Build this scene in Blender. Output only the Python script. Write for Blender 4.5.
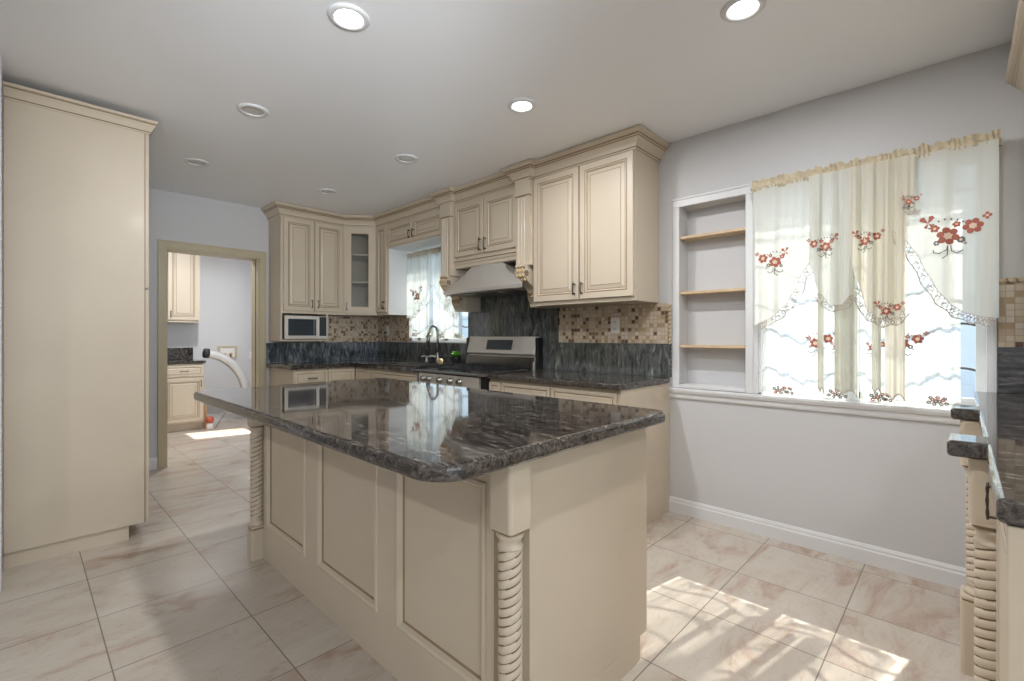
import bpy, bmesh, math, random
from mathutils import Vector
random.seed(7)
for _o in list(bpy.data.objects): bpy.data.objects.remove(_o)
SC = bpy.context.scene; COL = SC.collection
PI = math.pi

# ------------------------------------------------------------------ camera, world, lights, exposure
cam = bpy.data.objects.new('camera', bpy.data.cameras.new('camera')); COL.objects.link(cam)
cam.location = (0, 0, 1.22)
cam.rotation_euler = (math.radians(90), 0, -math.radians(46.28))
cam.data.sensor_width = 36; cam.data.lens = 36*470.5/1024; cam.data.shift_y = -4.5/1024
cam.data.clip_start = .02
SC.camera = cam
SC.view_settings.view_transform = 'Standard'; SC.view_settings.look = 'None'
SC.view_settings.gamma = 1; SC.view_settings.use_curve_mapping = False
SC.view_settings.exposure = 0.58
SC.cycles.use_denoising = True
SC.cycles.max_bounces = 10; SC.cycles.diffuse_bounces = 6; SC.cycles.glossy_bounces = 5
SC.cycles.transmission_bounces = 6; SC.cycles.transparent_max_bounces = 16
SC.cycles.sample_clamp_indirect = 8; SC.cycles.caustics_reflective = False; SC.cycles.caustics_refractive = False

W = bpy.data.worlds.new('sky'); SC.world = W; W.use_nodes = True
wn = W.node_tree; bg = wn.nodes['Background']
bg.inputs[0].default_value = (.66, .84, 1.0, 1); bg.inputs[1].default_value = 1.25

sun = bpy.data.objects.new('sun', bpy.data.lights.new('sun', 'SUN')); COL.objects.link(sun)
sun.data.energy = 9; sun.data.angle = math.radians(.6); sun.data.color = (1, .95, .86)
sun.rotation_euler = Vector((-.80, .16, -.86)).to_track_quat('-Z', 'Y').to_euler()

def area(name, loc, direction, sx, sy, power, color=(1, 1, 1), portal=False):
    l = bpy.data.lights.new(name, 'AREA'); l.shape = 'RECTANGLE'; l.size = sx; l.size_y = sy; l.energy = power; l.color = color
    o = bpy.data.objects.new(name, l); COL.objects.link(o); o.location = loc
    o.rotation_euler = Vector(direction).to_track_quat('-Z', 'Y').to_euler()
    if portal: l.cycles.is_portal = True
    return o
# portals only guide the sky light through the openings
area('portal', (3.32, .40, 1.49), (-1, 0, 0), 1.0, 1.26, 1, portal=True)
area('portal', (3.32, 4.10, 1.66), (-1, 0, 0), 1.0, 1.02, 1, portal=True)
area('portal', (-.1, -3.66, 1.22), (0, 1, 0), 4.4, 2.3, 1, portal=True)
# added fill panel, tilted upward, in the invented opening behind the camera
area('added_rear_fill', (-.1, -3.45, 1.0), (0, .75, .66), 4.2, 1.8, 20, (.90, .95, 1))
# fill spot added behind the camera, aimed over the island at the far ceiling
fl_ = bpy.data.lights.new('added_fill_spot', 'SPOT'); fl_.energy = 230; fl_.spot_size = math.radians(50); fl_.spot_blend = 1; fl_.shadow_soft_size = .35; fl_.color = (.90, .95, 1)
fo = bpy.data.objects.new('added_fill_spot', fl_); COL.objects.link(fo); fo.location = (.12, -.50, 1.72)
fo.rotation_euler = (Vector((1.85, 4.6, 2.75))-fo.location).to_track_quat('-Z', 'Y').to_euler()

# ------------------------------------------------------------------ materials
def new_mat(name):
    m = bpy.data.materials.new(name); m.use_nodes = True
    return m, m.node_tree, m.node_tree.nodes['Principled BSDF']
def pmat(name, col, rough=.5, metal=0, coat=0, noise=0, nscale=8, spec=.5, emit=None, estr=0, trans=0, bump=0, bscale=60):
    m, t, b = new_mat(name)
    b.inputs['Base Color'].default_value = (*col, 1); b.inputs['Roughness'].default_value = rough
    b.inputs['Metallic'].default_value = metal; b.inputs['Coat Weight'].default_value = coat
    b.inputs['Coat Roughness'].default_value = .12
    b.inputs['Specular IOR Level'].default_value = spec
    if trans: b.inputs['Transmission Weight'].default_value = trans
    if emit: b.inputs['Emission Color'].default_value = (*emit, 1); b.inputs['Emission Strength'].default_value = estr
    g = t.nodes.new('ShaderNodeNewGeometry')
    if noise:
        n = t.nodes.new('ShaderNodeTexNoise'); n.inputs['Scale'].default_value = nscale; n.inputs['Detail'].default_value = 4
        t.links.new(g.outputs['Position'], n.inputs['Vector'])
        r = t.nodes.new('ShaderNodeValToRGB')
        r.color_ramp.elements[0].position = .3; r.color_ramp.elements[1].position = .7
        r.color_ramp.elements[0].color = (*[c*(1-noise) for c in col], 1); r.color_ramp.elements[1].color = (*[min(1, c*(1+noise)) for c in col], 1)
        t.links.new(n.outputs['Fac'], r.inputs[0]); t.links.new(r.outputs[0], b.inputs['Base Color'])
    if bump:
        n2 = t.nodes.new('ShaderNodeTexNoise'); n2.inputs['Scale'].default_value = bscale; n2.inputs['Detail'].default_value = 3
        t.links.new(g.outputs['Position'], n2.inputs['Vector'])
        bp = t.nodes.new('ShaderNodeBump'); bp.inputs['Strength'].default_value = bump; bp.inputs['Distance'].default_value = .002
        t.links.new(n2.outputs['Fac'], bp.inputs['Height']); t.links.new(bp.outputs[0], b.inputs['Normal'])
    return m

CREAM = (.58, .497, .385)
M = {}
M['cream'] = pmat('cream_paint', CREAM, .40, coat=.12, noise=.03, nscale=3)
M['glaze'] = pmat('brown_glaze', (.27, .19, .11), .5)
M['wall'] = pmat('wall_paint', (.58, .58, .585), .55, noise=.012, nscale=2, bump=.15)
M['ceil'] = pmat('ceiling_paint', (.86, .875, .90), .42, noise=.012, nscale=1.5, bump=.1, bscale=30)
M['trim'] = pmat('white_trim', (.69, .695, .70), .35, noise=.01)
M['casing'] = pmat('beige_trim', (.50, .435, .30), .4, noise=.03)
M['steel'] = pmat('brushed_steel', (.74, .71, .66), .38, metal=.7, bump=.08, bscale=300)
M['steel_d'] = pmat('satin_nickel', (.30, .29, .27), .3, metal=1)
M['pewter'] = pmat('dark_pewter', (.10, .085, .07), .35, metal=.9)
M['black'] = pmat('black_enamel', (.015, .015, .016), .18)
M['cooktop'] = pmat('grey_cooktop', (.16, .155, .15), .22, metal=.4)
M['iron'] = pmat('cast_iron', (.02, .02, .021), .55)
M['darkglass'] = pmat('dark_glass', (.035, .045, .055), .06)
M['display'] = pmat('display_panel', (.05, .055, .06), .12)
M['shelf'] = pmat('pale_wood', (.62, .46, .29), .5, noise=.08, nscale=20)
M['wood'] = pmat('orange_wood', (.42, .22, .09), .55, noise=.1, nscale=30)
M['plastic'] = pmat('white_plastic', (.78, .76, .72), .35)
M['copper'] = pmat('brass_fitting', (.55, .33, .12), .35, metal=.8)
M['red'] = pmat('red_plastic', (.45, .08, .04), .4)
M['green'] = pmat('leaf_green', (.28, .68, .07), .45, noise=.3, nscale=60)
M['pot'] = pmat('small_tan_pot', (.55, .42, .20), .5, noise=.1)
M['duct'] = pmat('foil_duct', (.72, .71, .70), .42, metal=.5)
M['lens_on'] = pmat('lit_lens', (1, 1, 1), .4, emit=(1, .98, .95), estr=6)
M['lens_off'] = pmat('unlit_lens', (.60, .59, .56), .2)
M['concrete'] = pmat('yard_concrete', (.42, .44, .46), .8, noise=.1, nscale=2)
M['yardwall'] = pmat('pale_stucco', (.62, .68, .76), .8, noise=.05, nscale=3)
M['hedge'] = pmat('hedge_green', (.14, .19, .11), .7, noise=.5, nscale=14)
M['red_e'] = pmat('rust_thread', (.42, .13, .09), .7)
M['grey_e'] = pmat('grey_thread', (.16, .15, .14), .7)
M['pale_e'] = pmat('pale_thread', (.80, .62, .48), .7)
M['lace'] = pmat('lace_thread', (.48, .42, .37), .8)
M['hem'] = pmat('rod_pocket_fabric', (.50, .43, .30), .8, noise=.2, nscale=40)

def glass_mat():
    m = bpy.data.materials.new('clear_glass'); m.use_nodes = True; t = m.node_tree
    for n in list(t.nodes): t.nodes.remove(n)
    o = t.nodes.new('ShaderNodeOutputMaterial'); mx = t.nodes.new('ShaderNodeMixShader')
    tr = t.nodes.new('ShaderNodeBsdfTransparent'); tr.inputs[0].default_value = (.93, .95, .95, 1)
    gl = t.nodes.new('ShaderNodeBsdfGlossy'); gl.inputs['Roughness'].default_value = .02
    mx.inputs[0].default_value = .07
    t.links.new(tr.outputs[0], mx.inputs[1]); t.links.new(gl.outputs[0], mx.inputs[2]); t.links.new(mx.outputs[0], o.inputs[0])
    return m
M['glass'] = glass_mat()

def fabric(name, col, transp, transl):
    m = bpy.data.materials.new(name); m.use_nodes = True; t = m.node_tree
    for n in list(t.nodes): t.nodes.remove(n)
    o = t.nodes.new('ShaderNodeOutputMaterial')
    d = t.nodes.new('ShaderNodeBsdfDiffuse'); d.inputs[0].default_value = (*col, 1)
    l = t.nodes.new('ShaderNodeBsdfTranslucent'); l.inputs[0].default_value = (*col, 1)
    tr = t.nodes.new('ShaderNodeBsdfTransparent')
    m1 = t.nodes.new('ShaderNodeMixShader'); m1.inputs[0].default_value = transl
    m2 = t.nodes.new('ShaderNodeMixShader'); m2.inputs[0].default_value = transp
    # vertical bands vary how open the cloth is, imitating backlit fold shading
    g = t.nodes.new('ShaderNodeNewGeometry'); mp = t.nodes.new('ShaderNodeMapping'); mp.inputs['Scale'].default_value = (1, 24, .8)
    ns = t.nodes.new('ShaderNodeTexNoise'); ns.inputs['Scale'].default_value = 1.5
    mr = t.nodes.new('ShaderNodeMapRange'); mr.inputs[1].default_value = .3; mr.inputs[2].default_value = .7; mr.inputs[3].default_value = transp*.45; mr.inputs[4].default_value = transp*1.5
    t.links.new(g.outputs['Position'], mp.inputs[0]); t.links.new(mp.outputs[0], ns.inputs['Vector'])
    t.links.new(ns.outputs['Fac'], mr.inputs[0]); t.links.new(mr.outputs[0], m2.inputs[0])
    t.links.new(d.outputs[0], m1.inputs[1]); t.links.new(l.outputs[0], m1.inputs[2])
    t.links.new(m1.outputs[0], m2.inputs[1]); t.links.new(tr.outputs[0], m2.inputs[2]); t.links.new(m2.outputs[0], o.inputs[0])
    return m
M['sheer'] = fabric('sheer_curtain', (.84, .86, .84), .30, .45)
M['swag'] = fabric('swag_curtain', (.78, .78, .73), .07, .40)
M['jabot'] = fabric('gathered_curtain', (.76, .72, .62), .03, .42)
M['fold'] = fabric('bunched_curtain', (.60, .59, .50), .02, .35)

def granite(name, sc, rot=(0, 0, 0), dark=(.016, .013, .011), light=(.40, .37, .33), bias=0):
    m, t, b = new_mat(name)
    g = t.nodes.new('ShaderNodeNewGeometry')
    mp = t.nodes.new('ShaderNodeMapping'); mp.inputs['Scale'].default_value = sc; mp.inputs['Rotation'].default_value = rot
    t.links.new(g.outputs['Position'], mp.inputs[0])
    n = t.nodes.new('ShaderNodeTexNoise'); n.inputs['Scale'].default_value = 1; n.inputs['Detail'].default_value = 7
    n.inputs['Roughness'].default_value = .68; n.inputs['Distortion'].default_value = .9
    t.links.new(mp.outputs[0], n.inputs['Vector'])
    r = t.nodes.new('ShaderNodeValToRGB'); e = r.color_ramp.elements
    e[0].position = .40+bias; e[0].color = (*dark, 1); e[1].position = .72+bias; e[1].color = (*light, 1)
    x = e.new(.50+bias); x.color = (*[d*2.2+.012 for d in dark], 1)
    x = e.new(.58+bias); x.color = (*[l*.38 for l in light], 1)
    t.links.new(n.outputs['Fac'], r.inputs[0])
    n2 = t.nodes.new('ShaderNodeTexNoise'); n2.inputs['Scale'].default_value = 2.2; n2.inputs['Detail'].default_value = 3
    t.links.new(mp.outputs[0], n2.inputs['Vector'])
    r2 = t.nodes.new('ShaderNodeValToRGB'); r2.color_ramp.elements[0].position = .55; r2.color_ramp.elements[0].color = (1, 1, 1, 1)
    r2.color_ramp.elements[1].position = .72; r2.color_ramp.elements[1].color = (.75, .55, .42, 1)
    t.links.new(n2.outputs['Fac'], r2.inputs[0])
    mx = t.nodes.new('ShaderNodeMix'); mx.data_type = 'RGBA'; mx.blend_type = 'MULTIPLY'; mx.inputs[0].default_value = 1
    t.links.new(r.outputs[0], mx.inputs[6]); t.links.new(r2.outputs[0], mx.inputs[7]); t.links.new(mx.outputs[2], b.inputs['Base Color'])
    b.inputs['Roughness'].default_value = .045; b.inputs['IOR'].default_value = 1.6
    return m
M['gr_top'] = granite('granite_top', (120, 17, 40), (0, 0, .16), light=(.40, .36, .32), bias=.03)
M['gr_edge'] = granite('granite_edge', (60, 60, 70), light=(.26, .23, .20), dark=(.026, .022, .019), bias=.02)
M['gr_v_x'] = granite('granite_vertical_x', (26, 30, 7), (0, .2, 0), dark=(.03, .036, .045), light=(.42, .45, .47), bias=-.02)
M['gr_v_y'] = granite('granite_vertical_y', (30, 26, 7), (.25, 0, 0), dark=(.04, .045, .044), light=(.36, .38, .36), bias=-.01)
M['gr_h'] = granite('granite_horizontal', (10, 6, 34), dark=(.02, .02, .022), light=(.30, .29, .29))

def tile_cells(t, axes, pitch, off=(0, 0)):
    """returns (cell vector socket, grout distance socket)"""
    g = t.nodes.new('ShaderNodeNewGeometry'); s = t.nodes.new('ShaderNodeSeparateXYZ'); t.links.new(g.outputs['Position'], s.inputs[0])
    outs = []; d = []
    for a, of in zip(axes, off):
        m1 = t.nodes.new('ShaderNodeMath'); m1.operation = 'SUBTRACT'; m1.inputs[1].default_value = of; t.links.new(s.outputs[a], m1.inputs[0])
        m2 = t.nodes.new('ShaderNodeMath'); m2.operation = 'DIVIDE'; m2.inputs[1].default_value = pitch; t.links.new(m1.outputs[0], m2.inputs[0])
        f = t.nodes.new('ShaderNodeMath'); f.operation = 'FLOOR'; t.links.new(m2.outputs[0], f.inputs[0]); outs.append(f)
        r = t.nodes.new('ShaderNodeMath'); r.operation = 'FRACT'; t.links.new(m2.outputs[0], r.inputs[0])
        q = t.nodes.new('ShaderNodeMath'); q.operation = 'SUBTRACT'; q.inputs[1].default_value = .5; t.links.new(r.outputs[0], q.inputs[0])
        ab = t.nodes.new('ShaderNodeMath'); ab.operation = 'ABSOLUTE'; t.links.new(q.outputs[0], ab.inputs[0]); d.append(ab)
    c = t.nodes.new('ShaderNodeCombineXYZ'); t.links.new(outs[0].outputs[0], c.inputs[0]); t.links.new(outs[1].outputs[0], c.inputs[1])
    mx = t.nodes.new('ShaderNodeMath'); mx.operation = 'MAXIMUM'; t.links.new(d[0].outputs[0], mx.inputs[0]); t.links.new(d[1].outputs[0], mx.inputs[1])
    return g, c, mx
def mosaic(name, axes, off):
    m, t, b = new_mat(name)
    g, c, dist = tile_cells(t, axes, .029, off)
    wn_ = t.nodes.new('ShaderNodeTexWhiteNoise'); wn_.noise_dimensions = '3D'; t.links.new(c.outputs[0], wn_.inputs['Vector'])
    r = t.nodes.new('ShaderNodeValToRGB'); r.color_ramp.interpolation = 'CONSTANT'; e = r.color_ramp.elements
    e[0].position = 0; e[0].color = (.60, .50, .37, 1); e[1].position = .3; e[1].color = (.52, .41, .28, 1)
    for p, cc in ((.5, (.64, .55, .44)), (.68, (.44, .32, .19)), (.82, (.20, .115, .065)), (.93, (.13, .08, .05))):
        x = e.new(p); x.color = (*cc, 1)
    t.links.new(wn_.outputs['Value'], r.inputs[0])
    gt = t.nodes.new('ShaderNodeMath'); gt.operation = 'GREATER_THAN'; gt.inputs[1].default_value = .445; t.links.new(dist.outputs[0], gt.inputs[0])
    mx = t.nodes.new('ShaderNodeMix'); mx.data_type = 'RGBA'; t.links.new(gt.outputs[0], mx.inputs[0])
    t.links.new(r.outputs[0], mx.inputs[6]); mx.inputs[7].default_value = (.42, .35, .27, 1)
    t.links.new(mx.outputs[2], b.inputs['Base Color']); b.inputs['Roughness'].default_value = .3
    bp = t.nodes.new('ShaderNodeBump'); bp.invert = True; bp.inputs['Distance'].default_value = .002; bp.inputs['Strength'].default_value = .5
    t.links.new(gt.outputs[0], bp.inputs['Height']); t.links.new(bp.outputs[0], b.inputs['Normal'])
    return m
M['mos_e'] = mosaic('mosaic_tiles_east', (1, 2), (0, 1.165)); M['mos_n'] = mosaic('mosaic_tiles_north', (0, 2), (0, 1.165))

def floor_mat():
    m, t, b = new_mat('travertine_floor_tiles')
    g, c, dist = tile_cells(t, (0, 1), .465, (.233, .375))
    sc = t.nodes.new('ShaderNodeVectorMath'); sc.operation = 'SCALE'; sc.inputs['Scale'].default_value = 7.31; t.links.new(c.outputs[0], sc.inputs[0])
    ad = t.nodes.new('ShaderNodeVectorMath'); t.links.new(g.outputs['Position'], ad.inputs[0]); t.links.new(sc.outputs[0], ad.inputs[1])
    mp = t.nodes.new('ShaderNodeMapping'); mp.inputs['Scale'].default_value = (1.3, 3.0, 1); mp.inputs['Rotation'].default_value = (0, 0, -.35); t.links.new(ad.outputs[0], mp.inputs[0])
    n = t.nodes.new('ShaderNodeTexNoise'); n.inputs['Scale'].default_value = 1.6; n.inputs['Detail'].default_value = 8; n.inputs['Roughness'].default_value = .6; n.inputs['Distortion'].default_value = 1.2
    t.links.new(mp.outputs[0], n.inputs['Vector'])
    r = t.nodes.new('ShaderNodeValToRGB'); e = r.color_ramp.elements
    e[0].position = .28; e[0].color = (.33, .245, .19, 1); e[1].position = .80; e[1].color = (.56, .52, .465, 1)
    for p, cc in ((.38, (.45, .355, .29)), (.46, (.50, .435, .37)), (.60, (.53, .475, .41))):
        x = e.new(p); x.color = (*cc, 1)
    t.links.new(n.outputs['Fac'], r.inputs[0])
    # sparse dark veins
    n2 = t.nodes.new('ShaderNodeTexNoise'); n2.inputs['Scale'].default_value = 3; n2.inputs['Detail'].default_value = 9; n2.inputs['Distortion'].default_value = 2
    t.links.new(mp.outputs[0], n2.inputs['Vector'])
    r2 = t.nodes.new('ShaderNodeValToRGB'); f = r2.color_ramp.elements
    f[0].position = .485; f[0].color = (1, 1, 1, 1); f[1].position = .515; f[1].color = (1, 1, 1, 1); x = f.new(.5); x.color = (.90, .86, .83, 1)
    t.links.new(n2.outputs['Fac'], r2.inputs[0])
    mv = t.nodes.new('ShaderNodeMix'); mv.data_type = 'RGBA'; mv.blend_type = 'MULTIPLY'; mv.inputs[0].default_value = 1
    t.links.new(r.outputs[0], mv.inputs[6]); t.links.new(r2.outputs[0], mv.inputs[7])
    gt = t.nodes.new('ShaderNodeMath'); gt.operation = 'GREATER_THAN'; gt.inputs[1].default_value = .4952; t.links.new(dist.outputs[0], gt.inputs[0])
    mx = t.nodes.new('ShaderNodeMix'); mx.data_type = 'RGBA'; t.links.new(gt.outputs[0], mx.inputs[0])
    t.links.new(mv.outputs[2], mx.inputs[6]); mx.inputs[7].default_value = (.21, .175, .145, 1)
    t.links.new(mx.outputs[2], b.inputs['Base Color'])
    b.inputs['Roughness'].default_value = .24
    return m
M['floor'] = floor_mat()

# ------------------------------------------------------------------ mesh helpers
WLOC = {}
class MB:
    def __init__(s, O=(0, 0, 0), U=(1, 0, 0), N=(0, -1, 0)):
        s.v = []; s.f = []; s.m = []; s.sm = []
        s.O = Vector(O); s.U = Vector(U).normalized(); s.N = Vector(N).normalized(); s.frame = False
    def at(s, O, U, N):
        s.O = Vector(O); s.U = Vector(U).normalized(); s.N = Vector(N).normalized(); s.frame = True; return s
    def pt(s, p):
        if not s.frame: return tuple(p)
        q = s.O + s.U*p[0] + Vector((0, 0, p[1])) + s.N*p[2]; return tuple(q)
    def add(s, vs, fs, m=0, smooth=False):
        b = len(s.v); s.v += [s.pt(p) for p in vs]
        for i, f in enumerate(fs):
            s.f.append([b+k for k in f]); s.m.append(m[i] if isinstance(m, list) else m); s.sm.append(smooth)
        return s
    def box(s, a0, a1, b0, b1, c0, c1, m=0):
        vs = [(x, y, z) for x in (a0, a1) for y in (b0, b1) for z in (c0, c1)]
        return s.add(vs, [(0, 1, 3, 2), (4, 6, 7, 5), (0, 4, 5, 1), (2, 3, 7, 6), (0, 2, 6, 4), (1, 5, 7, 3)], m)
    def prism(s, poly, c0, c1, m=0, axis=2):
        """poly in two coordinates, extruded along axis"""
        n = len(poly)
        def mk(p, c):
            l = list(p); l.insert(axis, c); return tuple(l)
        vs = [mk(p, c0) for p in poly]+[mk(p, c1) for p in poly]
        fs = [tuple(range(n)), tuple(range(2*n-1, n-1, -1))]+[(i, (i+1) % n, n+(i+1) % n, n+i) for i in range(n)]
        return s.add(vs, fs, m)
    def rings(s, w, h, prof, mats=None, u0=0, v0=0):
        """concentric rectangles: prof = [(inset, depth)]; closes with a cap"""
        vs = []; fs = []; ms = []
        for i, (ins, d) in enumerate(prof):
            vs += [(u0+ins, v0+ins, d), (u0+w-ins, v0+ins, d), (u0+w-ins, v0+h-ins, d), (u0+ins, v0+h-ins, d)]
            if i:
                for k in range(4):
                    a = 4*(i-1)+k; b = 4*(i-1)+(k+1) % 4
                    fs.append((a, b, b+4, a+4)); ms.append((mats or {}).get(i, 0))
        k = 4*(len(prof)-1); fs.append((k, k+1, k+2, k+3)); ms.append(0); fs.append((3, 2, 1, 0)); ms.append(0)
        return s.add(vs, fs, ms)
    def lathe(s, cx, cy, prof, seg=24, m=0, smooth=True, cap=True):
        vs = []; fs = []
        for r, z in prof:
            for k in range(seg):
                a = 2*PI*k/seg; vs.append((cx+r*math.cos(a), cy+r*math.sin(a), z))
        for i in range(len(prof)-1):
            for k in range(seg):
                k2 = (k+1) % seg; fs.append((i*seg+k, i*seg+k2, (i+1)*seg+k2, (i+1)*seg+k))
        if cap: fs += [tuple(range(seg-1, -1, -1)), tuple(range((len(prof)-1)*seg, len(prof)*seg))]
        return s.add(vs, fs, m, smooth)
    def tube(s, pts, r, seg=10, m=0, cap=True):
        P = [Vector(p) for p in pts]; n = len(P); vs = []; fs = []
        R = r if isinstance(r, (list, tuple)) else [r]*n
        up = Vector((0, 0, 1)); t0 = (P[1]-P[0]).normalized()
        if abs(t0.z) > .9: up = Vector((1, 0, 0))
        a = t0.cross(up).normalized()
        for i in range(n):
            t = ((P[min(i+1, n-1)]-P[max(i-1, 0)])).normalized()
            a = (a-t*a.dot(t)).normalized(); b = t.cross(a)
            for k in range(seg):
                q = 2*PI*k/seg; vs.append(tuple(P[i]+(a*math.cos(q)+b*math.sin(q))*R[i]))
        for i in range(n-1):
            for k in range(seg):
                k2 = (k+1) % seg; fs.append((i*seg+k, i*seg+k2, (i+1)*seg+k2, (i+1)*seg+k))
        if cap: fs += [tuple(range(seg-1, -1, -1)), tuple(range((n-1)*seg, n*seg))]
        return s.add(vs, fs, m, True)
    def sweep(s, path, prof, closed_prof=True, mats=None):
        """plan path (x,y), profile (out, z), out is to the right-hand normal given by N of each leg"""
        n = len(path); P = [Vector((p[0], p[1])) for p in path]; vs = []; fs = []; ms = []
        nn = []
        for i in range(n-1):
            d = (P[i+1]-P[i]).normalized(); nn.append(Vector((d.y, -d.x)))
        for i in range(n):
            if i == 0: o = nn[0]
            elif i == n-1: o = nn[-1]
            else:
                a, b = nn[i-1], nn[i]; o = (a+b)/(1+a.dot(b))
            for (q, z) in prof: vs.append((P[i].x+o.x*q, P[i].y+o.y*q, z))
        k = len(prof)
        for i in range(n-1):
            for j in range(k if closed_prof else k-1):
                j2 = (j+1) % k; fs.append((i*k+j, i*k+j2, (i+1)*k+j2, (i+1)*k+j)); ms.append((mats or {}).get(j, 0))
        if closed_prof: fs += [tuple(range(k)), tuple(range(n*k-1, (n-1)*k-1, -1))]; ms += [0, 0]
        return s.add(vs, fs, ms)
    def grid(s, nu, nv, fn, m=0):
        vs = [fn(i/(nu-1), j/(nv-1)) for j in range(nv) for i in range(nu)]
        fs = [(j*nu+i, j*nu+i+1, (j+1)*nu+i+1, (j+1)*nu+i) for j in range(nv-1) for i in range(nu-1)]
        return s.add(vs, fs, m, True)
    def build(s, name, mats, parent=None, bevel=0, loc=None, segs=2):
        if not isinstance(mats, (list, tuple)): mats = [mats]
        if parent is not None: L = WLOC[parent.name]
        elif loc is not None: L = Vector(loc)
        else:
            xs = [v[0] for v in s.v]; ys = [v[1] for v in s.v]; zs = [v[2] for v in s.v]
            L = Vector(((min(xs)+max(xs))/2, (min(ys)+max(ys))/2, min(zs)))
        me = bpy.data.meshes.new(name)
        me.from_pydata([(v[0]-L.x, v[1]-L.y, v[2]-L.z) for v in s.v], [], s.f)
        for mm in mats: me.materials.append(M[mm] if isinstance(mm, str) else mm)
        me.polygons.foreach_set('material_index', s.m); me.polygons.foreach_set('use_smooth', s.sm); me.update()
        bm = bmesh.new(); bm.from_mesh(me); bmesh.ops.recalc_face_normals(bm, faces=bm.faces); bm.to_mesh(me); bm.free()
        o = bpy.data.objects.new(name, me); COL.objects.link(o)
        if parent is not None: o.parent = parent; WLOC[o.name] = WLOC[parent.name]
        else: o.location = L; WLOC[o.name] = L
        if bevel:
            b = o.modifiers.new('bevel', 'BEVEL'); b.width = bevel; b.segments = segs; b.limit_method = 'ANGLE'; b.angle_limit = math.radians(40)
        return o
def thing(name, label, cat, loc, group=None):
    o = bpy.data.objects.new(name, None); COL.objects.link(o); o.location = loc; o.empty_display_size = .1
    o['label'] = label; o['category'] = cat
    if group: o['group'] = group
    WLOC[o.name] = Vector(loc); return o
def tag(o, label, cat, group=None, kind=None):
    o['label'] = label; o['category'] = cat
    if group: o['group'] = group
    if kind: o['kind'] = kind
    return o
def struct(name, mb, mat, bevel=0, parent=None):
    o = mb.build(name, mat, parent, bevel)
    if parent is None: o['kind'] = 'structure'
    return o
FE = dict(U=(0, -1, 0), N=(-1, 0, 0))   # fronts that face west (east wall run)
FN = dict(U=(1, 0, 0), N=(0, -1, 0))    # fronts that face south (north wall run)
FS = dict(U=(-1, 0, 0), N=(0, 1, 0))    # fronts that face north (counter by the camera)
FW = dict(U=(0, 1, 0), N=(1, 0, 0))     # fronts that face east

XE, YN, ZC = 3.14, 5.35, 2.57

# ------------------------------------------------------------------ room shell
struct('floor', MB().box(-3.2, 3.6, -3.7, 8.0, -.08, 0), 'floor')
struct('ceiling', MB().box(-3.2, 3.6, -3.7, 8.0, ZC, ZC+.1), 'ceil')
w = MB(); T = XE+.16
w.box(XE, T, -.75, -.10, 0, ZC); w.box(XE, T, -.10, .905, 0, .86); w.box(XE, T, -.10, .905, 2.12, ZC)
w.box(XE, T, .905, .977, 0, ZC); w.box(XE, T, .977, 1.405, 0, .885); w.box(XE, T, .977, 1.405, 2.105, ZC); w.box(T-.03, T, .977, 1.405, .885, 2.105)
w.box(XE, T, 1.405, 3.60, 0, ZC); w.box(XE, T, 3.60, 4.62, 0, 1.15); w.box(XE, T, 3.60, 4.62, 2.17, ZC); w.box(XE, T, 4.62, YN+.2, 0, ZC)
struct('wall_east', w, 'wall')
w = MB(); w.box(-3.2, .933, YN, YN+.2, 0, ZC); w.box(.933, 1.745, YN, YN+.2, 2.045, ZC); w.box(1.745, T, YN, YN+.2, 0, ZC)
struct('wall_north', w, 'wall')
struct('wall_partition', MB().box(-.18, -.062, 3.318, YN, 0, ZC), 'wall')
struct('wall_southeast', MB().box(.98, T, -.75, -.60, 0, ZC), 'wall')
w = MB(); w.box(-3.2, -2.4, -3.7, -3.55, 0, ZC); w.box(2.2, T, -3.7, -3.55, 0, ZC); w.box(-2.4, 2.2, -3.7, -3.55, 2.42, ZC)
struct('wall_south', w, 'wall')
struct('wall_east_rear', MB().box(XE, T, -3.7, -.75, 0, ZC), 'wall')
w = MB(); w.box(-3.2, -3.05, -3.7, YN+.2, 0, ZC)
struct('wall_west', w, 'wall')
# laundry room behind the doorway
struct('wall_laundry_north', MB().box(-.2, 3.0, 7.78, 7.9, 0, ZC), 'wall')
struct('wall_laundry_west', MB().box(.3, .4, YN+.2, 7.78, 0, ZC), 'wall')
w = MB(); w.box(2.62, 2.75, YN+.2, 6.25, 0, ZC); w.box(2.62, 2.75, 6.80, 7.78, 0, ZC); w.box(2.62, 2.75, 6.25, 6.80, 0, .62); w.box(2.62, 2.75, 6.25, 6.80, 1.42, ZC)
struct('wall_laundry_east', w, 'wall')
# baseboards
b = MB(); prof = [(0, 0), (.014, 0), (.014, .072), (.010, .080), (.010, .090), (.004, .104), (0, .104)]
b.sweep([(XE, 1.488), (XE, -.04)], prof)
struct('baseboard_east', b, 'trim')
b = MB(); b.sweep([(-.05, YN), (.872, YN)], prof); struct('baseboard_north', b, 'trim')
b = MB(); b.sweep([(1.66, 7.78), (2.62, 7.78)], prof); struct('baseboard_laundry', b, 'trim')
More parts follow.
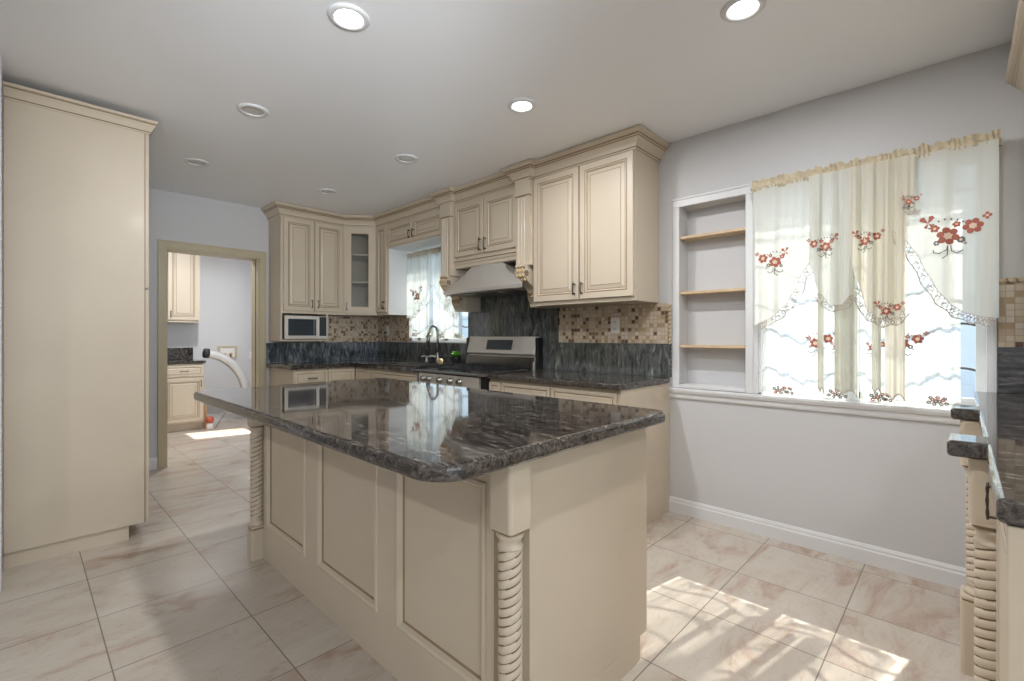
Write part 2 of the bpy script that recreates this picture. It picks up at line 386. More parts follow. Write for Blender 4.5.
# doorway casing
d = MB().at((0, YN, 0), **FN)
cp = lambda: None
d.box(.875, .935, 0, 2.043, -.001, .014); d.box(.875, .889, 0, 2.096, .014, .022); d.box(1.742, 1.805, 0, 2.043, -.001, .014); d.box(1.791, 1.805, 0, 2.096, .014, .022)
d.box(.875, 1.805, 2.043, 2.11, -.001, .014); d.box(.875, 1.805, 2.096, 2.11, .014, .022)
d.box(.933, .95, 0, 2.03, -.2, -.001); d.box(1.728, 1.745, 0, 2.03, -.2, -.001); d.box(.933, 1.745, 2.03, 2.047, -.2, -.001)
dc = struct('door_1', d, 'casing', .002)
h = MB().at((0, YN, 0), **FN); h.box(.936, .9515, 1.58, 1.66, -.10, -.02); struct('hinge', h, 'steel_d', parent=dc)
d = MB().at((0, YN, 0), **FN); d.box(1.7265, 1.7285, 0, 2.03, -.075, -.055); struct('door_seal', d, 'iron', parent=dc)

# niche casing and shelves
c = MB().at((XE, 0, 0), **FE)
def uE(y): return -y
c.box(-1.452, -1.405, .864, 2.105, -.001, .012); c.box(-.977, -.932, .864, 2.105, -.001, .012); c.box(-1.452, -.932, 2.105, 2.16, -.001, .012)
c.box(-1.455, -.931, 2.150, 2.164, .0121, .018); c.box(-1.404, -.978, .866, .889, -.12, .0115)
struct('trim_1', c, 'trim', .003)
for z in (1.15, 1.515, 1.895):
    s_ = MB().box(3.145, 3.268, .979, 1.403, z-.009, z+.009)
    nm = {1.15: 'lowest', 1.515: 'middle', 1.895: 'top'}[z]
    tag(s_.build('niche_shelf', 'shelf', None, .002), f'{nm} of the three pale wooden shelves in the wall niche', 'shelf', 'shelves in the wall niche')
# chair-rail like sill running under niche and window
c = MB(); c.sweep([(XE, 1.478), (XE, -.035)], [(0, .792), (.010, .792), (.014, .803), (.014, .822), (.024, .830), (.030, .846), (.030, .858), (.026, .862), (0, .862)])
struct('trim_2', c, 'trim')

# windows of the east wall
def window(name, y0, y1, z0, z1, xg):
    f = MB().at((XE, 0, 0), **FE)
    # reveal lining
    t = .016
    f.box(-y1, -y1+t, z0, z1, -.15, 0); f.box(-y0-t, -y0, z0, z1, -.15, 0); f.box(-y1, -y0, z0, z0+t, -.15, 0.0); f.box(-y1, -y0, z1-t, z1, -.15, 0)
    root = struct(name, f, 'trim', .002)
    s = MB().at((XE, 0, 0), **FE); q = .035; a, b2 = -y1+t, -y0-t; z0 += t; z1 -= t; mid = (a+b2)/2
    for (l, r, dn) in ((a, mid+.02, -.10), (mid-.02, b2, -.125)):
        s.box(l, l+q, z0, z1, dn-.012, dn+.012); s.box(r-q, r, z0, z1, dn-.012, dn+.012); s.box(l, r, z0, z0+q, dn-.012, dn+.012); s.box(l, r, z1-q, z1, dn-.012, dn+.012)
    o = s.build('window_frame', 'trim', root, .002)
    g = MB().at((XE, 0, 0), **FE); g.box(a+q, mid, z0+q, z1-q, -.102, -.098); o2 = g.build('pane', 'glass', root)
    g = MB().at((XE, 0, 0), **FE); g.box(mid, b2-q, z0+q, z1-q, -.127, -.123); o2 = g.build('pane', 'glass', root)
    return root
w1 = window('window_1', -.10, .905, .86, 2.12, 3.24)
w2 = window('window_2', 3.60, 4.62, 1.15, 2.17, 3.24)
# casing beside and over the main window
c = MB().at((XE, 0, 0), **FE)
c.box(-.93, -.905, .864, 2.12, -.001, .016); c.box(.10, .118, .864, 2.12, -.001, .016); c.box(-.93, .118, 2.12, 2.15, -.001, .016)
struct('trim_3', c, 'trim', .003)
# unseen rear window, added to let light in; then the laundry window frame
f = MB()
for x in (-2.4, -.90, .65, 2.14): f.box(x, x+.06, -3.66, -3.58, 0, 2.42)
f.box(-2.4, 2.2, -3.66, -3.58, 2.36, 2.42); f.box(-2.4, 2.2, -3.66, -3.58, 0, .05); struct('added_rear_window', f, 'trim')
f = MB(); f.box(2.66, 2.70, 6.25, 6.28, .62, 1.42); f.box(2.66, 2.70, 6.77, 6.80, .62, 1.42); f.box(2.66, 2.70, 6.28, 6.77, .62, .65); f.box(2.66, 2.70, 6.28, 6.77, 1.39, 1.42)
struct('window_4', f, 'trim')

# outside
struct('ground', MB().box(-14, 14, -14, 18, -.25, -.09), 'concrete')
yw = MB(); yw.box(7.6, 7.8, -6, 12, -.1, 1.65); yw.box(7.56, 7.84, -6, 12, 1.65, 1.72)
struct('wall_yard', yw, 'yardwall')
def bars(y0, y1, z0, z1, zs, name_label):
    r = thing('window_guard', name_label, 'window guard', (3.36, (y0+y1)/2, z0), 'iron guards outside the windows')
    fr = MB(); 
    for y in (y0, (y0+y1)/2, y1): fr.box(3.352, 3.368, y-.008, y+.008, z0, z1)
    for z in (z0+.01, z1-.01): fr.box(3.352, 3.368, y0, y1, z-.008, z+.008)
    fr.box(3.30, 3.352, y0-.008, y0+.008, z0, z0+.016); fr.box(3.30, 3.352, y1-.008, y1+.008, z0, z0+.016)
    fr.box(3.30, 3.352, y0-.008, y0+.008, z1-.016, z1); fr.box(3.30, 3.352, y1-.008, y1+.008, z1-.016, z1)
    fr.build('guard_frame', 'iron', r)
    for z in zs:
        pts = [(3.36, y0+(y1-y0)*i/60, z+.035*math.sin(i/60*2*PI*2.5)) for i in range(61)]
        MB().tube(pts, .007, 6).build('wavy_bar', 'iron', r)
bars(-.10, .90, .84, 2.14, (1.02, 1.25, 1.48, 1.71, 1.94), 'iron guard with wavy horizontal bars outside the wide curtained window')
bars(3.60, 4.62, 1.13, 2.19, (1.35, 1.60, 1.85), 'iron guard with wavy horizontal bars outside the sink window')

# ------------------------------------------------------------------ cabinet joinery
def pull(parent, O, F, u, v, L, vert=True, mat='pewter'):
    """bar pull centred at u,v on the face n=0"""
    m = MB().at(O, **F); r = .0045
    if vert:
        m.tube([(u, v-L/2, .024), (u, v-L/4, .028), (u, v, .030), (u, v+L/4, .028), (u, v+L/2, .024)], [.006, .0045, .004, .0045, .006], 8)
        for s in (-1, 1): m.tube([(u, v+s*L*.40, -.001), (u, v+s*L*.40, .026)], .0045, 8)
    else:
        m.tube([(u-L/2, v, .024), (u-L/4, v, .028), (u, v, .030), (u+L/4, v, .028), (u+L/2, v, .024)], [.006, .0045, .004, .0045, .006], 8)
        for s in (-1, 1): m.tube([(u+s*L*.40, v, -.001), (u+s*L*.40, v, .026)], .0045, 8)
    return m.build('handle', mat, parent)
def raised(parent, O, F, u0, v0, w, h, name='door', st=.055, hand=None, hl=.085, mat='cream'):
    """raised-panel door with glazed grooves; hand = (side, end)"""
    m = MB().at(O, **F)
    P = [(0, 0), (0, .016), (.003, .019), (st-.012, .019), (st-.009, .0165), (st-.006, .019), (st, .019), (st+.004, .011), (st+.009, .011), (st+.010, .0115), (st+.034, .0175), (st+.036, .0165), (st+.038, .0175)]
    if st < .04: P = [(0, 0), (0, .016), (.003, .019), (st-.004, .019), (st, .0125), (st+.004, .0125), (st+.005, .0125), (st+.016, .0175)]
    ms = {4: 1, 5: 1, 8: 1, 11: 1, 12: 1} if st >= .04 else {4: 0, 5: 1}
    m.rings(w, h, P, ms, u0, v0)
    o = m.build(name, [mat, 'glaze'], parent)
    if hand:
        side, end = hand
        O2 = Vector(O)+Vector(F['N'])*.019
        if side == 'c': pull(o, O2, F, u0+w/2, v0+h/2, hl, False)
        else:
            u = u0+(.028 if side == 'l' else w-.028); v = v0+(.075 if end == 'b' else h-.075)
            pull(o, O2, F, u, v, hl)
    return o
def shadow_gap(parent, O, F, u, v0, v1, w=.006):
    m = MB().at(O, **F).box(u-w/2, u+w/2, v0, v1, -.002, .001); return m.build('glazed_joint', 'glaze', parent)

# ---- crown over the whole upper run (continuous)
CR = [(0, 2.452), (.010, 2.452), (.010, 2.462), (.016, 2.466), (.018, 2.474), (.022, 2.486), (.034, 2.504), (.048, 2.516), (.048, 2.523), (.058, 2.527), (.058, 2.536), (.072, 2.543), (.078, 2.550), (.078, 2.566), (0, 2.566)]
YA, YB = 1.555, 2.44          # right-hand cabinet on the east wall
YP1, YP2 = 2.44, 2.60         # right pilaster
YH1, YH2 = 2.60, 3.41         # hood cabinet
YQ1, YQ2 = 3.41, 3.575        # left pilaster
YW1, YW2 = 3.575, 4.57        # over the sink window
YK = 4.80                     # narrow cabinet to corner
XU = 2.80; XP = 2.752; XH = 2.80
XNL, YU = 1.835, YN-.33
path = [(XNL, YN-.002), (XNL, YU), (2.51, YU), (XU, YK), (XU, YQ2), (XP, YQ2), (XP, YQ1), (XU, YQ1), (XU, YP2), (XP, YP2), (XP, YP1), (XU, YP1), (XU, YA), (XE-.002, YA)]
cr = MB().sweep(path, CR, mats={2: 1, 7: 1, 9: 1})
tag(cr.build('crown_moulding', ['cream', 'glaze']), 'cream stepped crown moulding running along the tops of the upper cabinets', 'moulding')

def upper(name, label, O, F, w, z0, z1, depth, doors, group=None, dz=(.03, .015), hands=True, body_extra=None):
    loc = Vector(O)+Vector(F['U']).normalized()*w/2; loc = (loc.x, loc.y, z0)
    r = thing(name, label, 'cabinet', loc, group)
    m = MB().at(O, **F); m.box(0, w, z0, z1, -depth, 0); m.build('body', 'cream', r, .0015)
    n = len(doors); 
    for i, (a, b, side) in enumerate(doors):
        raised(r, O, F, a, z0+dz[0], b-a, z1-z0-dz[0]-dz[1], hand=(side, 'b') if hands else None)
    return r
G = 'upper cabinets along the walls'
r = upper('wall_cabinet', 'tall two-door cream wall cabinet right of the range hood, its side panel towards the niche', (XU, YB, 0), FE, YB-YA, 1.455, 2.46, .335,
      [(.012, .44, 'r'), (.452, .878, 'l')], G)
shadow_gap(r, (XU, YB, 0), FE, .446, 1.47, 2.45)
# hood cabinet
O = (XH, YH2, 0); wd = YH2-YH1
r = thing('wall_cabinet', 'short two-door cream cabinet directly above the steel range hood', 'cabinet', (XH, (YH1+YH2)/2, 1.87), G)
m = MB().at(O, **FE); m.box(0, wd, 1.84, 2.46, -.335, 0); m.build('body', 'cream', r, .0015)
raised(r, O, FE, .01, 1.945, .39, .475, hand=('r', 'b'), hl=.11); raised(r, O, FE, .41, 1.945, .39, .475, hand=('l', 'b'), hl=.11)
shadow_gap(r, O, FE, .405, 1.94, 2.43)
m = MB().sweep([(XH, YH2), (XH, YH1)], [(-.001, 1.915), (.022, 1.915), (.022, 1.905), (.015, 1.898), (.012, 1.880), (.004, 1.872), (.004, 1.845), (-.001, 1.84)], mats={2: 1})
m.build('light_rail', ['cream', 'glaze'], r)
# over sink window
O = (XU, YW2, 0)
r = thing('wall_cabinet', 'low two-door cream bridge cabinet spanning above the sink window', 'cabinet', (XU, (YW1+YW2)/2, 2.19), G)
m = MB().at(O, **FE); m.box(0, YW2-YW1, 2.19, 2.46, -.335, 0); m.build('body', 'cream', r, .0015)
MB().at(O, **FE).box(.004, YW2-YW1-.002, 2.184, 2.19, -.333, -.012).build('painted_daylight_soffit', 'trim', r)  # cream soffit coloured white to imitate daylight falling on it
raised(r, O, FE, .012, 2.198, .475, .225, hand=('r', 'b'), st=.05); raised(r, O, FE, .497, 2.198, .485, .225, hand=('l', 'b'), st=.05)
shadow_gap(r, O, FE, .492, 2.2, 2.42)
# narrow cabinet
upper('wall_cabinet', 'very narrow single-door cream wall cabinet between the glass corner cabinet and the sink window', (XU, YK, 0), FE, YK-YW2, 1.455, 2.46, .335, [(.012, .218, 'r')], G)
MB().at((XU, YK, 0), **FE).box(YK-YW2, YK-YW2+.005, 1.457, 2.183, -.333, -.012).build('painted_daylight_side', 'trim', bpy.data.objects['wall_cabinet.003'])  # cream cabinet side coloured white, as if overlit by the sink window
# corner glass cabinet
r = thing('corner_cabinet', 'diagonal cream corner wall cabinet with a glass door and two shelves', 'cabinet', (2.9, 5.1, 1.455), G)
pl = [(2.51, YU), (XU, YK), (XE-.002, YK), (XE-.002, YN-.002), (2.51, YN-.002)]
m = MB()
ins = [(2.525, YU+.012), (XU+.012, YK+.012), (XE-.004, YK+.012), (XE-.004, YN-.004), (2.525, YN-.004)]
m.prism(pl, 1.455, 1.475); m.prism(pl, 2.44, 2.46)
m.box(2.511, 2.525, YU, YN-.004, 1.475, 2.44); m.box(XU, XE-.004, YK+.001, YK+.014, 1.475, 2.44)
m.box(2.525, XE-.004, YN-.012, YN-.004, 1.475, 2.44); m.box(XE-.012, XE-.004, YK+.014, YN-.012, 1.475, 2.44)
m.build('body', 'cream', r)
for z in (1.83, 2.14):
    MB().prism(ins, z-.008, z+.008).build('shelf', 'cream', r)
dv = Vector((XU-2.51, YK-YU, 0)); L = dv.length; dv.normalize(); nv = Vector((dv.y, -dv.x, 0))
FD = dict(U=tuple(dv), N=tuple(nv)); O = (2.51, YU, 0)
m = MB().at(O, **FD)
m.box(0, .03, 1.456, 2.459, -.018, .001); m.box(L-.03, L, 1.456, 2.459, -.018, .001); m.box(.03, L-.03, 1.456, 1.485, -.018, .001); m.box(.03, L-.03, 2.43, 2.459, -.018, .001)
m.build('face_frame', 'cream', r)
m = MB().at(O, **FD); a, b_, c0, c1 = .02, L-.02, 1.478, 2.44; s = .068
m.box(a, a+s, c0, c1, .001, .020); m.box(b_-s, b_, c0, c1, .001, .020); m.box(a+s, b_-s, c0, c0+s, .001, .020); m.box(a+s, b_-s, c1-s, c1, .001, .020)
g = .006
for (p, q, t0, t1) in ((a+s, a+s+g, c0+s, c1-s), (b_-s-g, b_-s, c0+s, c1-s), (a+s, b_-s, c0+s, c0+s+g), (a+s, b_-s, c1-s-g, c1-s)): m.box(p, q, t0, t1, .006, .014, 1)
dr = m.build('door', ['cream', 'glaze'], r)
MB().at(O, **FD).box(a+s, b_-s, c0+s, c1-s, .008, .011).build('glass_pane', 'glass', dr)
pull(dr, Vector(O)+nv*.020, FD, a+.026, c0+.075, .085, mat='steel_d')
# north wall cabinet with the microwave cubby
wN = 2.51-XNL; O = (XNL, YU, 0)
r = thing('wall_cabinet', 'two-door cream wall cabinet above the microwave, nearest the doorway', 'cabinet', (XNL+wN/2, YU, 1.165), G)
m = MB().at(O, **FN); m.box(0, wN, 1.455, 2.46, -.328, 0); m.build('body', 'cream', r, .0015)
raised(r, O, FN, .025, 1.485, .312, .955, hand=('r', 'b')); raised(r, O, FN, .348, 1.485, .312, .955, hand=('l', 'b'))
shadow_gap(r, O, FN, .3425, 1.47, 2.45)
m = MB().at(O, **FN); m.box(0, .018, 1.165, 1.455, -.328, 0); m.box(.018, .50, 1.165, 1.183, -.328, 0); m.box(.482, .50, 1.183, 1.455, -.328, 0); m.box(.018, .482, 1.183, 1.455, -.328, -.32)
m.build('microwave_cubby', 'cream', r, .001)

# pilasters with carved corbels
def pilaster(y0, y1, label, side):
    wp = y1-y0; O = (XP, y1, 0)
    r = thing('pilaster', label, 'pilaster', (XP, (y0+y1)/2, 1.455), 'pilasters flanking the range hood')
    m = MB().at(O, **FE)
    m.box(0.002, wp-.002, 1.456, 1.779, -.368, -.190); m.box(0.002, wp-.002, 1.779, 2.459, -.385, -.030)
    m.build('body', 'cream', r, .001)
    # fluted face
    pts = [(0.012, -.03), (0.012, 0)]
    for k in range(3):
        u = .034+(wp-.068)*(k+.5)/3; q = .012
        pts += [(u-q, 0), (u-q*.6, -.007), (u+q*.6, -.007), (u+q, 0)]
    pts += [(wp-.012, 0), (wp-.012, -.03)]
    m = MB().at(O, **FE)
    n = len(pts); vs = [(p[0], 1.78, p[1]) for p in pts]+[(p[0], 2.33, p[1]) for p in pts]
    fs = [tuple(range(n)), tuple(range(2*n-1, n-1, -1))]+[(i, (i+1) % n, n+(i+1) % n, n+i) for i in range(n)]
    mm = [0, 0]+[1 if (2 <= i < n-3 and (i-2) % 4 == 2) else 0 for i in range(n)]
    m.add(vs, fs, mm); m.build('fluted_shaft', ['cream', 'glaze'], r)
    m = MB().at(O, **FE); m.box(.004, wp-.004, 2.335, 2.455, -.03, .006); m.box(.006, wp-.006, 2.325, 2.335, -.03, .003, 1); m.build('capital_block', ['cream', 'glaze'], r, .002)
    # corbel: extruded scroll plus beads
    pf = [(-.19, 1.78), (.028, 1.78), (.030, 1.768), (.022, 1.760), (.020, 1.750), (.032, 1.742), (.034, 1.722), (.024, 1.695), (.002, 1.665), (-.035, 1.638), (-.075, 1.618), (-.108, 1.592), (-.122, 1.566), (-.114, 1.548), (-.12, 1.53), (-.138, 1.50), (-.150, 1.48), (-.155, 1.457), (-.19, 1.457)]
    m = MB().at(O, **FE)
    c0, c1 = .03, wp-.03
    n = len(pf); vs = [(c0, p[1], p[0]) for p in pf]+[(c1, p[1], p[0]) for p in pf]
    m.add(vs, [tuple(range(n)), tuple(range(2*n-1, n-1, -1))]+[(i, (i+1) % n, n+(i+1) % n, n+i) for i in range(n)], [0, 0]+[1 if i in (3, 4, 12, 13) else 0 for i in range(n)])
    # carved leaf lobes
    for k, (zz, nn_, rr) in enumerate(((1.735, .030, .016), (1.70, .024, .015), (1.665, .002, .014), (1.575, -.118, .012), (1.54, -.112, .010))):
        for uu in (-.030, 0, .030):
            sph = []; fs2 = []; SG = 8
            for i in range(5):
                ph = PI*(i/4-.5)
                for j in range(SG):
                    th = 2*PI*j/SG; sph.append((wp/2+uu+rr*.9*math.cos(ph)*math.cos(th), zz+rr*1.2*math.sin(ph), nn_+rr*.7*math.cos(ph)*math.sin(th)))
            for i in range(4):
                for j in range(SG): fs2.append((i*SG+j, i*SG+(j+1) % SG, (i+1)*SG+(j+1) % SG, (i+1)*SG+j))
            m.add(sph, fs2, 2, True)
    # side volutes
    for u in (c0-.004, c1+.004):
        for (zc_, nc, rr) in ((1.712, .006, .024), (1.568, -.135, .014)):
            pts2 = []
            for i in range(22):
                a2 = i/21*3.2*PI; q = rr*(1-i/26); pts2.append((u, zc_+q*math.sin(a2), nc+q*math.cos(a2)))
            m.tube(pts2, .0045, 6, 1)
    M.setdefault('carve', pmat('gilded_carving', (.60, .44, .24), .4, noise=.15, nscale=60))
    m.build('corbel', ['cream', 'glaze', 'carve'], r)
pilaster(YP1, YP2, 'cream fluted pilaster with carved corbel to the right of the range hood', 1)
pilaster(YQ1, YQ2, 'cream fluted pilaster with carved corbel between the sink window and the range hood', -1)

# ------------------------------------------------------------------ range hood
r = thing('range_hood', 'stainless steel canopy range hood with flared lower rim above the stove', 'range hood', (2.9, 3.0, 1.58))
def hood_ring(x, z, y0, y1, back=3.118, n=12, bow=0):
    pts = [(back, y0, z)]
    for i in range(n+1):
        s = i/n; pts.append((x-bow*math.sin(PI*s), y0+(y1-y0)*s, z))
    pts.append((back, y1, z)); return pts
lev = []
for k in range(9):
    s = k/8; e = s**1.5
    lev.append((2.815-.115*e, 1.872-.24*s, 2.84-.38*s**1.0*.98, 3.15+.30*s**1.0*.98))
m = MB(); vs = []; nn_ = 14
for (x, z, y0, y1) in lev:
    q0 = max(y0, 2.612); q1 = min(y1, 3.398)
    ring = [(3.118, q0, z), (2.752 if z < 1.8 else 2.83, q0, z)]
    for i in range(9): ring.append((x-.012*math.sin(PI*i/8), y0+(y1-y0)*i/8, z))
    ring += [(2.752 if z < 1.8 else 2.83, q1, z), (3.118, q1, z)]
    vs.append(ring)
npt = len(vs[0]); fl_ = [p for rg in vs for p in rg]
fs = [(i*npt+j, i*npt+(j+1) % npt, (i+1)*npt+(j+1) % npt, (i+1)*npt+j) for i in range(len(vs)-1) for j in range(npt)]
m.add(fl_, fs+[tuple(range(npt))], 0, False); m.build('canopy', 'steel', r)
(x, z, y0, y1) = lev[-1]
ring = [(3.118, 2.612), (2.752, 2.612)]+[(x-.01-.02*math.sin(PI*i/8), y0-.005+(y1-y0+.01)*i/8) for i in range(9)]+[(2.752, 3.398), (3.118, 3.398)]
m = MB().prism(ring, 1.598, z+.001); m.build('rim', 'steel', r, .003)
ir = [(3.10, 2.64), (2.83, 2.64), (2.73, 2.58), (2.72, 3.38), (2.83, 3.37), (3.10, 3.37)]
MB().prism(ir, 1.590, 1.599).build('filter_panel', 'steel_d', r)
for y in (2.80, 3.18): MB().lathe(2.80, y, [(.001, 1.585), (.03, 1.586), (.034, 1.591)], 16).build('hood_lamp', 'lens_off', r)
# dark flue box behind canopy up to cabinet
MB().box(2.95, 3.118, 2.70, 3.31, 1.80, 1.838).build('flue_collar', 'iron', r)

# ------------------------------------------------------------------ tiled splashbacks
def splash(name, mb, mat, label): return tag(mb.build(name, mat, None, 0), label, 'backsplash')
splash('granite_backsplash', MB().prism([(2.452, .935), (3.598, .935), (3.598, 1.454), (3.407, 1.454), (3.407, 1.838), (2.603, 1.838), (2.603, 1.454), (2.452, 1.454)], 3.122, XE-.0005, axis=0), 'gr_v_y', 'full-height black granite slab behind the stove and below the hood')
splash('granite_backsplash', MB().box(3.118, XE, 1.462, 2.450, .935, 1.165), 'gr_v_y', 'low black granite backsplash with vertical streaks, right of the stove')
splash('granite_backsplash', MB().box(3.118, XE, 3.600, YN-.02, .935, 1.146), 'gr_v_y', 'low dark granite backsplash behind the sink under the small window')
splash('granite_backsplash', MB().box(1.80, 3.116, YN-.022, YN, .935, 1.146), 'gr_v_x', 'low streaked granite backsplash under the microwave on the doorway wall')
splash('mosaic_backsplash', MB().box(3.130, XE, 1.488, 2.450, 1.166, 1.452), 'mos_e', 'beige and brown mosaic tile strip below the tall cabinet right of the hood')
splash('mosaic_backsplash', MB().box(3.130, XE, 4.625, YN-.012, 1.147, 1.452), 'mos_e', 'mosaic tile patch on the window wall in the corner left of the sink')
splash('mosaic_backsplash', MB().box(2.340, 3.128, YN-.010, YN, 1.147, 1.452), 'mos_n', 'mosaic tile patch right of the microwave under the glass corner cabinet')
def rope_trim(name, p0, p1, rad, label, pitch=.03):
    p0 = Vector(p0); p1 = Vector(p1); L = (p1-p0).length; d = (p1-p0)/L
    m = MB(); a = Vector((-1, 0, 0)); b = d.cross(a); n = int(L/.004); sg = 12; vs = []; ms = []
    for i in range(n+1):
        for k in range(sg):
            th = 2*PI*k/sg; ph = 2*PI*(i*L/n)/pitch-th
            q = rad*(.80+.28*abs(math.sin(ph/2))); vs.append(tuple(p0+d*(i*L/n)+(a*math.cos(th)+b*math.sin(th))*q))
    fs = []
    for i in range(n):
        for k in range(sg):
            th = 2*PI*(k+.5)/sg; ph = 2*PI*((i+.5)*L/n)/pitch-th
            fs.append((i*sg+k, i*sg+(k+1) % sg, (i+1)*sg+(k+1) % sg, (i+1)*sg+k)); ms.append(1 if abs(math.sin(ph/2)) < .42 else 0)
    m.add(vs, fs, ms, True); m.add([vs[k] for k in range(sg)], [tuple(range(sg))]); m.add([vs[n*sg+k] for k in range(sg)], [tuple(range(sg))])
    return tag(m.build(name, ['ropetile', 'glaze']), label, 'tile trim')
M['ropetile'] = pmat('rope_tile', (.58, .46, .32), .35)
rope_trim('rope_tile_trim', (XE-.004, 1.474, .94), (XE-.004, 1.474, 1.44), .012, 'twisted beige liner tile closing the right edge of the mosaic beside the niche')

# ------------------------------------------------------------------ base cabinets
GB = 'base cabinets along the walls'
def base_cab(label, O, F, w, top, depth, fronts, group=GB, endpanel=None, name='base_cabinet'):
    """fronts: list of (u0,u1,kind)"""
    loc = Vector(O)+Vector(F['U']).normalized()*w/2
    r = thing(name, label, 'cabinet', (loc.x, loc.y, 0), group)
    m = MB().at(O, **F)
    if 'sink' in [k for _, _, k in fronts]: m.box(0, w, .10, .70, -depth, 0); m.box(0, w, .70, top, -.02, 0); m.box(0, .03, .70, top, -depth, -.02); m.box(w-.03, w, .70, top, -depth, -.02)
    else: m.box(0, w, .10, top, -depth, 0)
    m.build('body', 'cream', r, .0015)
    m = MB().at(O, **F); m.box(.01, w-.01, 0, .10, -depth, -.06); m.build('toe_kick', 'cream', r)
    for (a, b, kind) in fronts:
        if kind == 'dd':
            raised(r, O, F, a, top-.165, b-a, .145, 'drawer', .026, ('c', 'c'), .09)
            raised(r, O, F, a, .12, b-a, top-.165-.135, 'door', .055, ('r', 't'))
        elif kind == 'n':
            raised(r, O, F, a, top-.165, b-a, .145, 'drawer_front', .026); raised(r, O, F, a, .12, b-a, top-.165-.135, 'door', .04 if b-a > .15 else .03)
        elif kind == 'sink':
            raised(r, O, F, a, top-.165, b-a, .145, 'drawer_front', .026)
            h2 = (b-a-.006)/2
            raised(r, O, F, a, .12, h2, top-.3, 'door', .055, ('r', 't')); raised(r, O, F, a+h2+.006, .12, h2, top-.3, 'door', .055, ('l', 't'))
    return r
TOP = .893
bc = base_cab('cream base cabinet with two drawers between the stove and the niche wall', (2.49, 2.615, 0), FE, 1.125, TOP, .645, [(.008, .13, 'n'), (.14, .60, 'dd'), (.61, 1.115, 'dd')])
MB().box(2.488, XE-.003, 1.4735, 1.4895, 0, TOP).build('end_panel', 'cream', bc, .0015)
base_cab('cream sink base cabinet left of the stove', (2.49, 4.70, 0), FE, 1.155, TOP, .645, [(.03, .30, 'n'), (.31, 1.145, 'sink')])
base_cab('cream base cabinet with one drawer below the microwave', (1.84, 4.705, 0), FN, .645, TOP, .640, [(.01, .335, 'dd'), (.345, .63, 'n')])

# worktops
m = MB()
m.prism([(2.452, 1.462), (3.117, 1.462), (3.117, 2.608), (2.452, 2.608)], TOP, .934, [0, 0]+[1]*4); o = m.build('worktop', ['gr_top', 'gr_edge'], None, .012, segs=3)
tag(o, 'black streaked granite worktop between the stove and the niche', 'worktop')
m = MB()
# L shape with sink hole, built from one outline of convex pieces
Y0, Y1, Y2, Y3 = 3.542, 3.72, 4.42, YN-.024
m.box(2.452, 3.117, Y0, Y1, TOP, .934); m.box(2.452, 2.60, Y1, Y2, TOP, .934); m.box(2.98, 3.117, Y1, Y2, TOP, .934); m.box(2.452, 3.117, Y2, Y3, TOP, .934)
m.box(1.80, 2.452, 4.665, Y3, TOP, .934)
o = m.build('worktop', 'gr_top', None); tag(o, 'L-shaped black granite worktop around the sink and below the microwave', 'worktop')
# sink
m = MB(); m.box(2.60, 2.61, Y1, Y2, .74, .9335); m.box(2.97, 2.98, Y1, Y2, .74, .9335); m.box(2.61, 2.97, Y1, Y1+.01, .74, .9335); m.box(2.61, 2.97, Y2-.01, Y2, .74, .9335); m.box(2.60, 2.98, Y1, Y2, .73, .74)
m.lathe(2.79, 4.07, [(.04, .741), (.038, .744), (.02, .742)], 16)
m.box(2.592, 2.988, Y1-.008, Y1+.006, .9335, .9365); m.box(2.592, 2.988, Y2-.006, Y2+.008, .9335, .9365); m.box(2.592, 2.604, Y1, Y2, .9335, .9365); m.box(2.976, 2.988, Y1, Y2, .9335, .9365)
tag(m.build('sink', 'steel_d'), 'stainless steel kitchen sink set in the granite under the small window', 'sink')
# faucet
fy = 3.99
r = thing('faucet', 'tall brushed steel gooseneck faucet with pull-down spout at the sink', 'faucet', (3.04, fy, .935))
MB().lathe(3.04, fy, [(.030, .935), (.030, .943), (.022, .95), (.020, 1.03), (.016, 1.04), (.014, 1.05)], 18).build('base', 'steel_d', r)
pts = [(3.04, fy, 1.04), (3.04, fy, 1.18)]
for i in range(13):
    a = PI*i/12*1.08; pts.append((2.995+.045*math.cos(a), fy+.02*(1-math.cos(a))/2, 1.26+.065*math.sin(a)))
MB().tube(pts, .013, 12).build('neck', 'steel_d', r)
p = Vector(pts[-1]); MB().tube([p, p+Vector((-.012, .004, -.05)), p+Vector((-.022, .008, -.13))], [.015, .017, .023], 12).build('spray_head', 'steel_d', r)
MB().tube([(3.04, fy, 1.00), (3.0, fy+.05, 1.008), (2.97, fy+.10, 1.0)], [.010, .008, .006], 8).build('lever', 'steel', r)
# soap pump shape beside faucet
m = MB(); m.lathe(3.05, 4.20, [(.018, .935), (.018, .95), (.012, .955), (.011, 1.0)], 12); m.tube([(3.05, 4.20, 1.0), (3.03, 4.205, 1.005), (2.99, 4.21, 1.0)], .006, 8)
tag(m.build('soap_dispenser', 'steel'), 'short steel soap pump left of the faucet', 'soap dispenser')
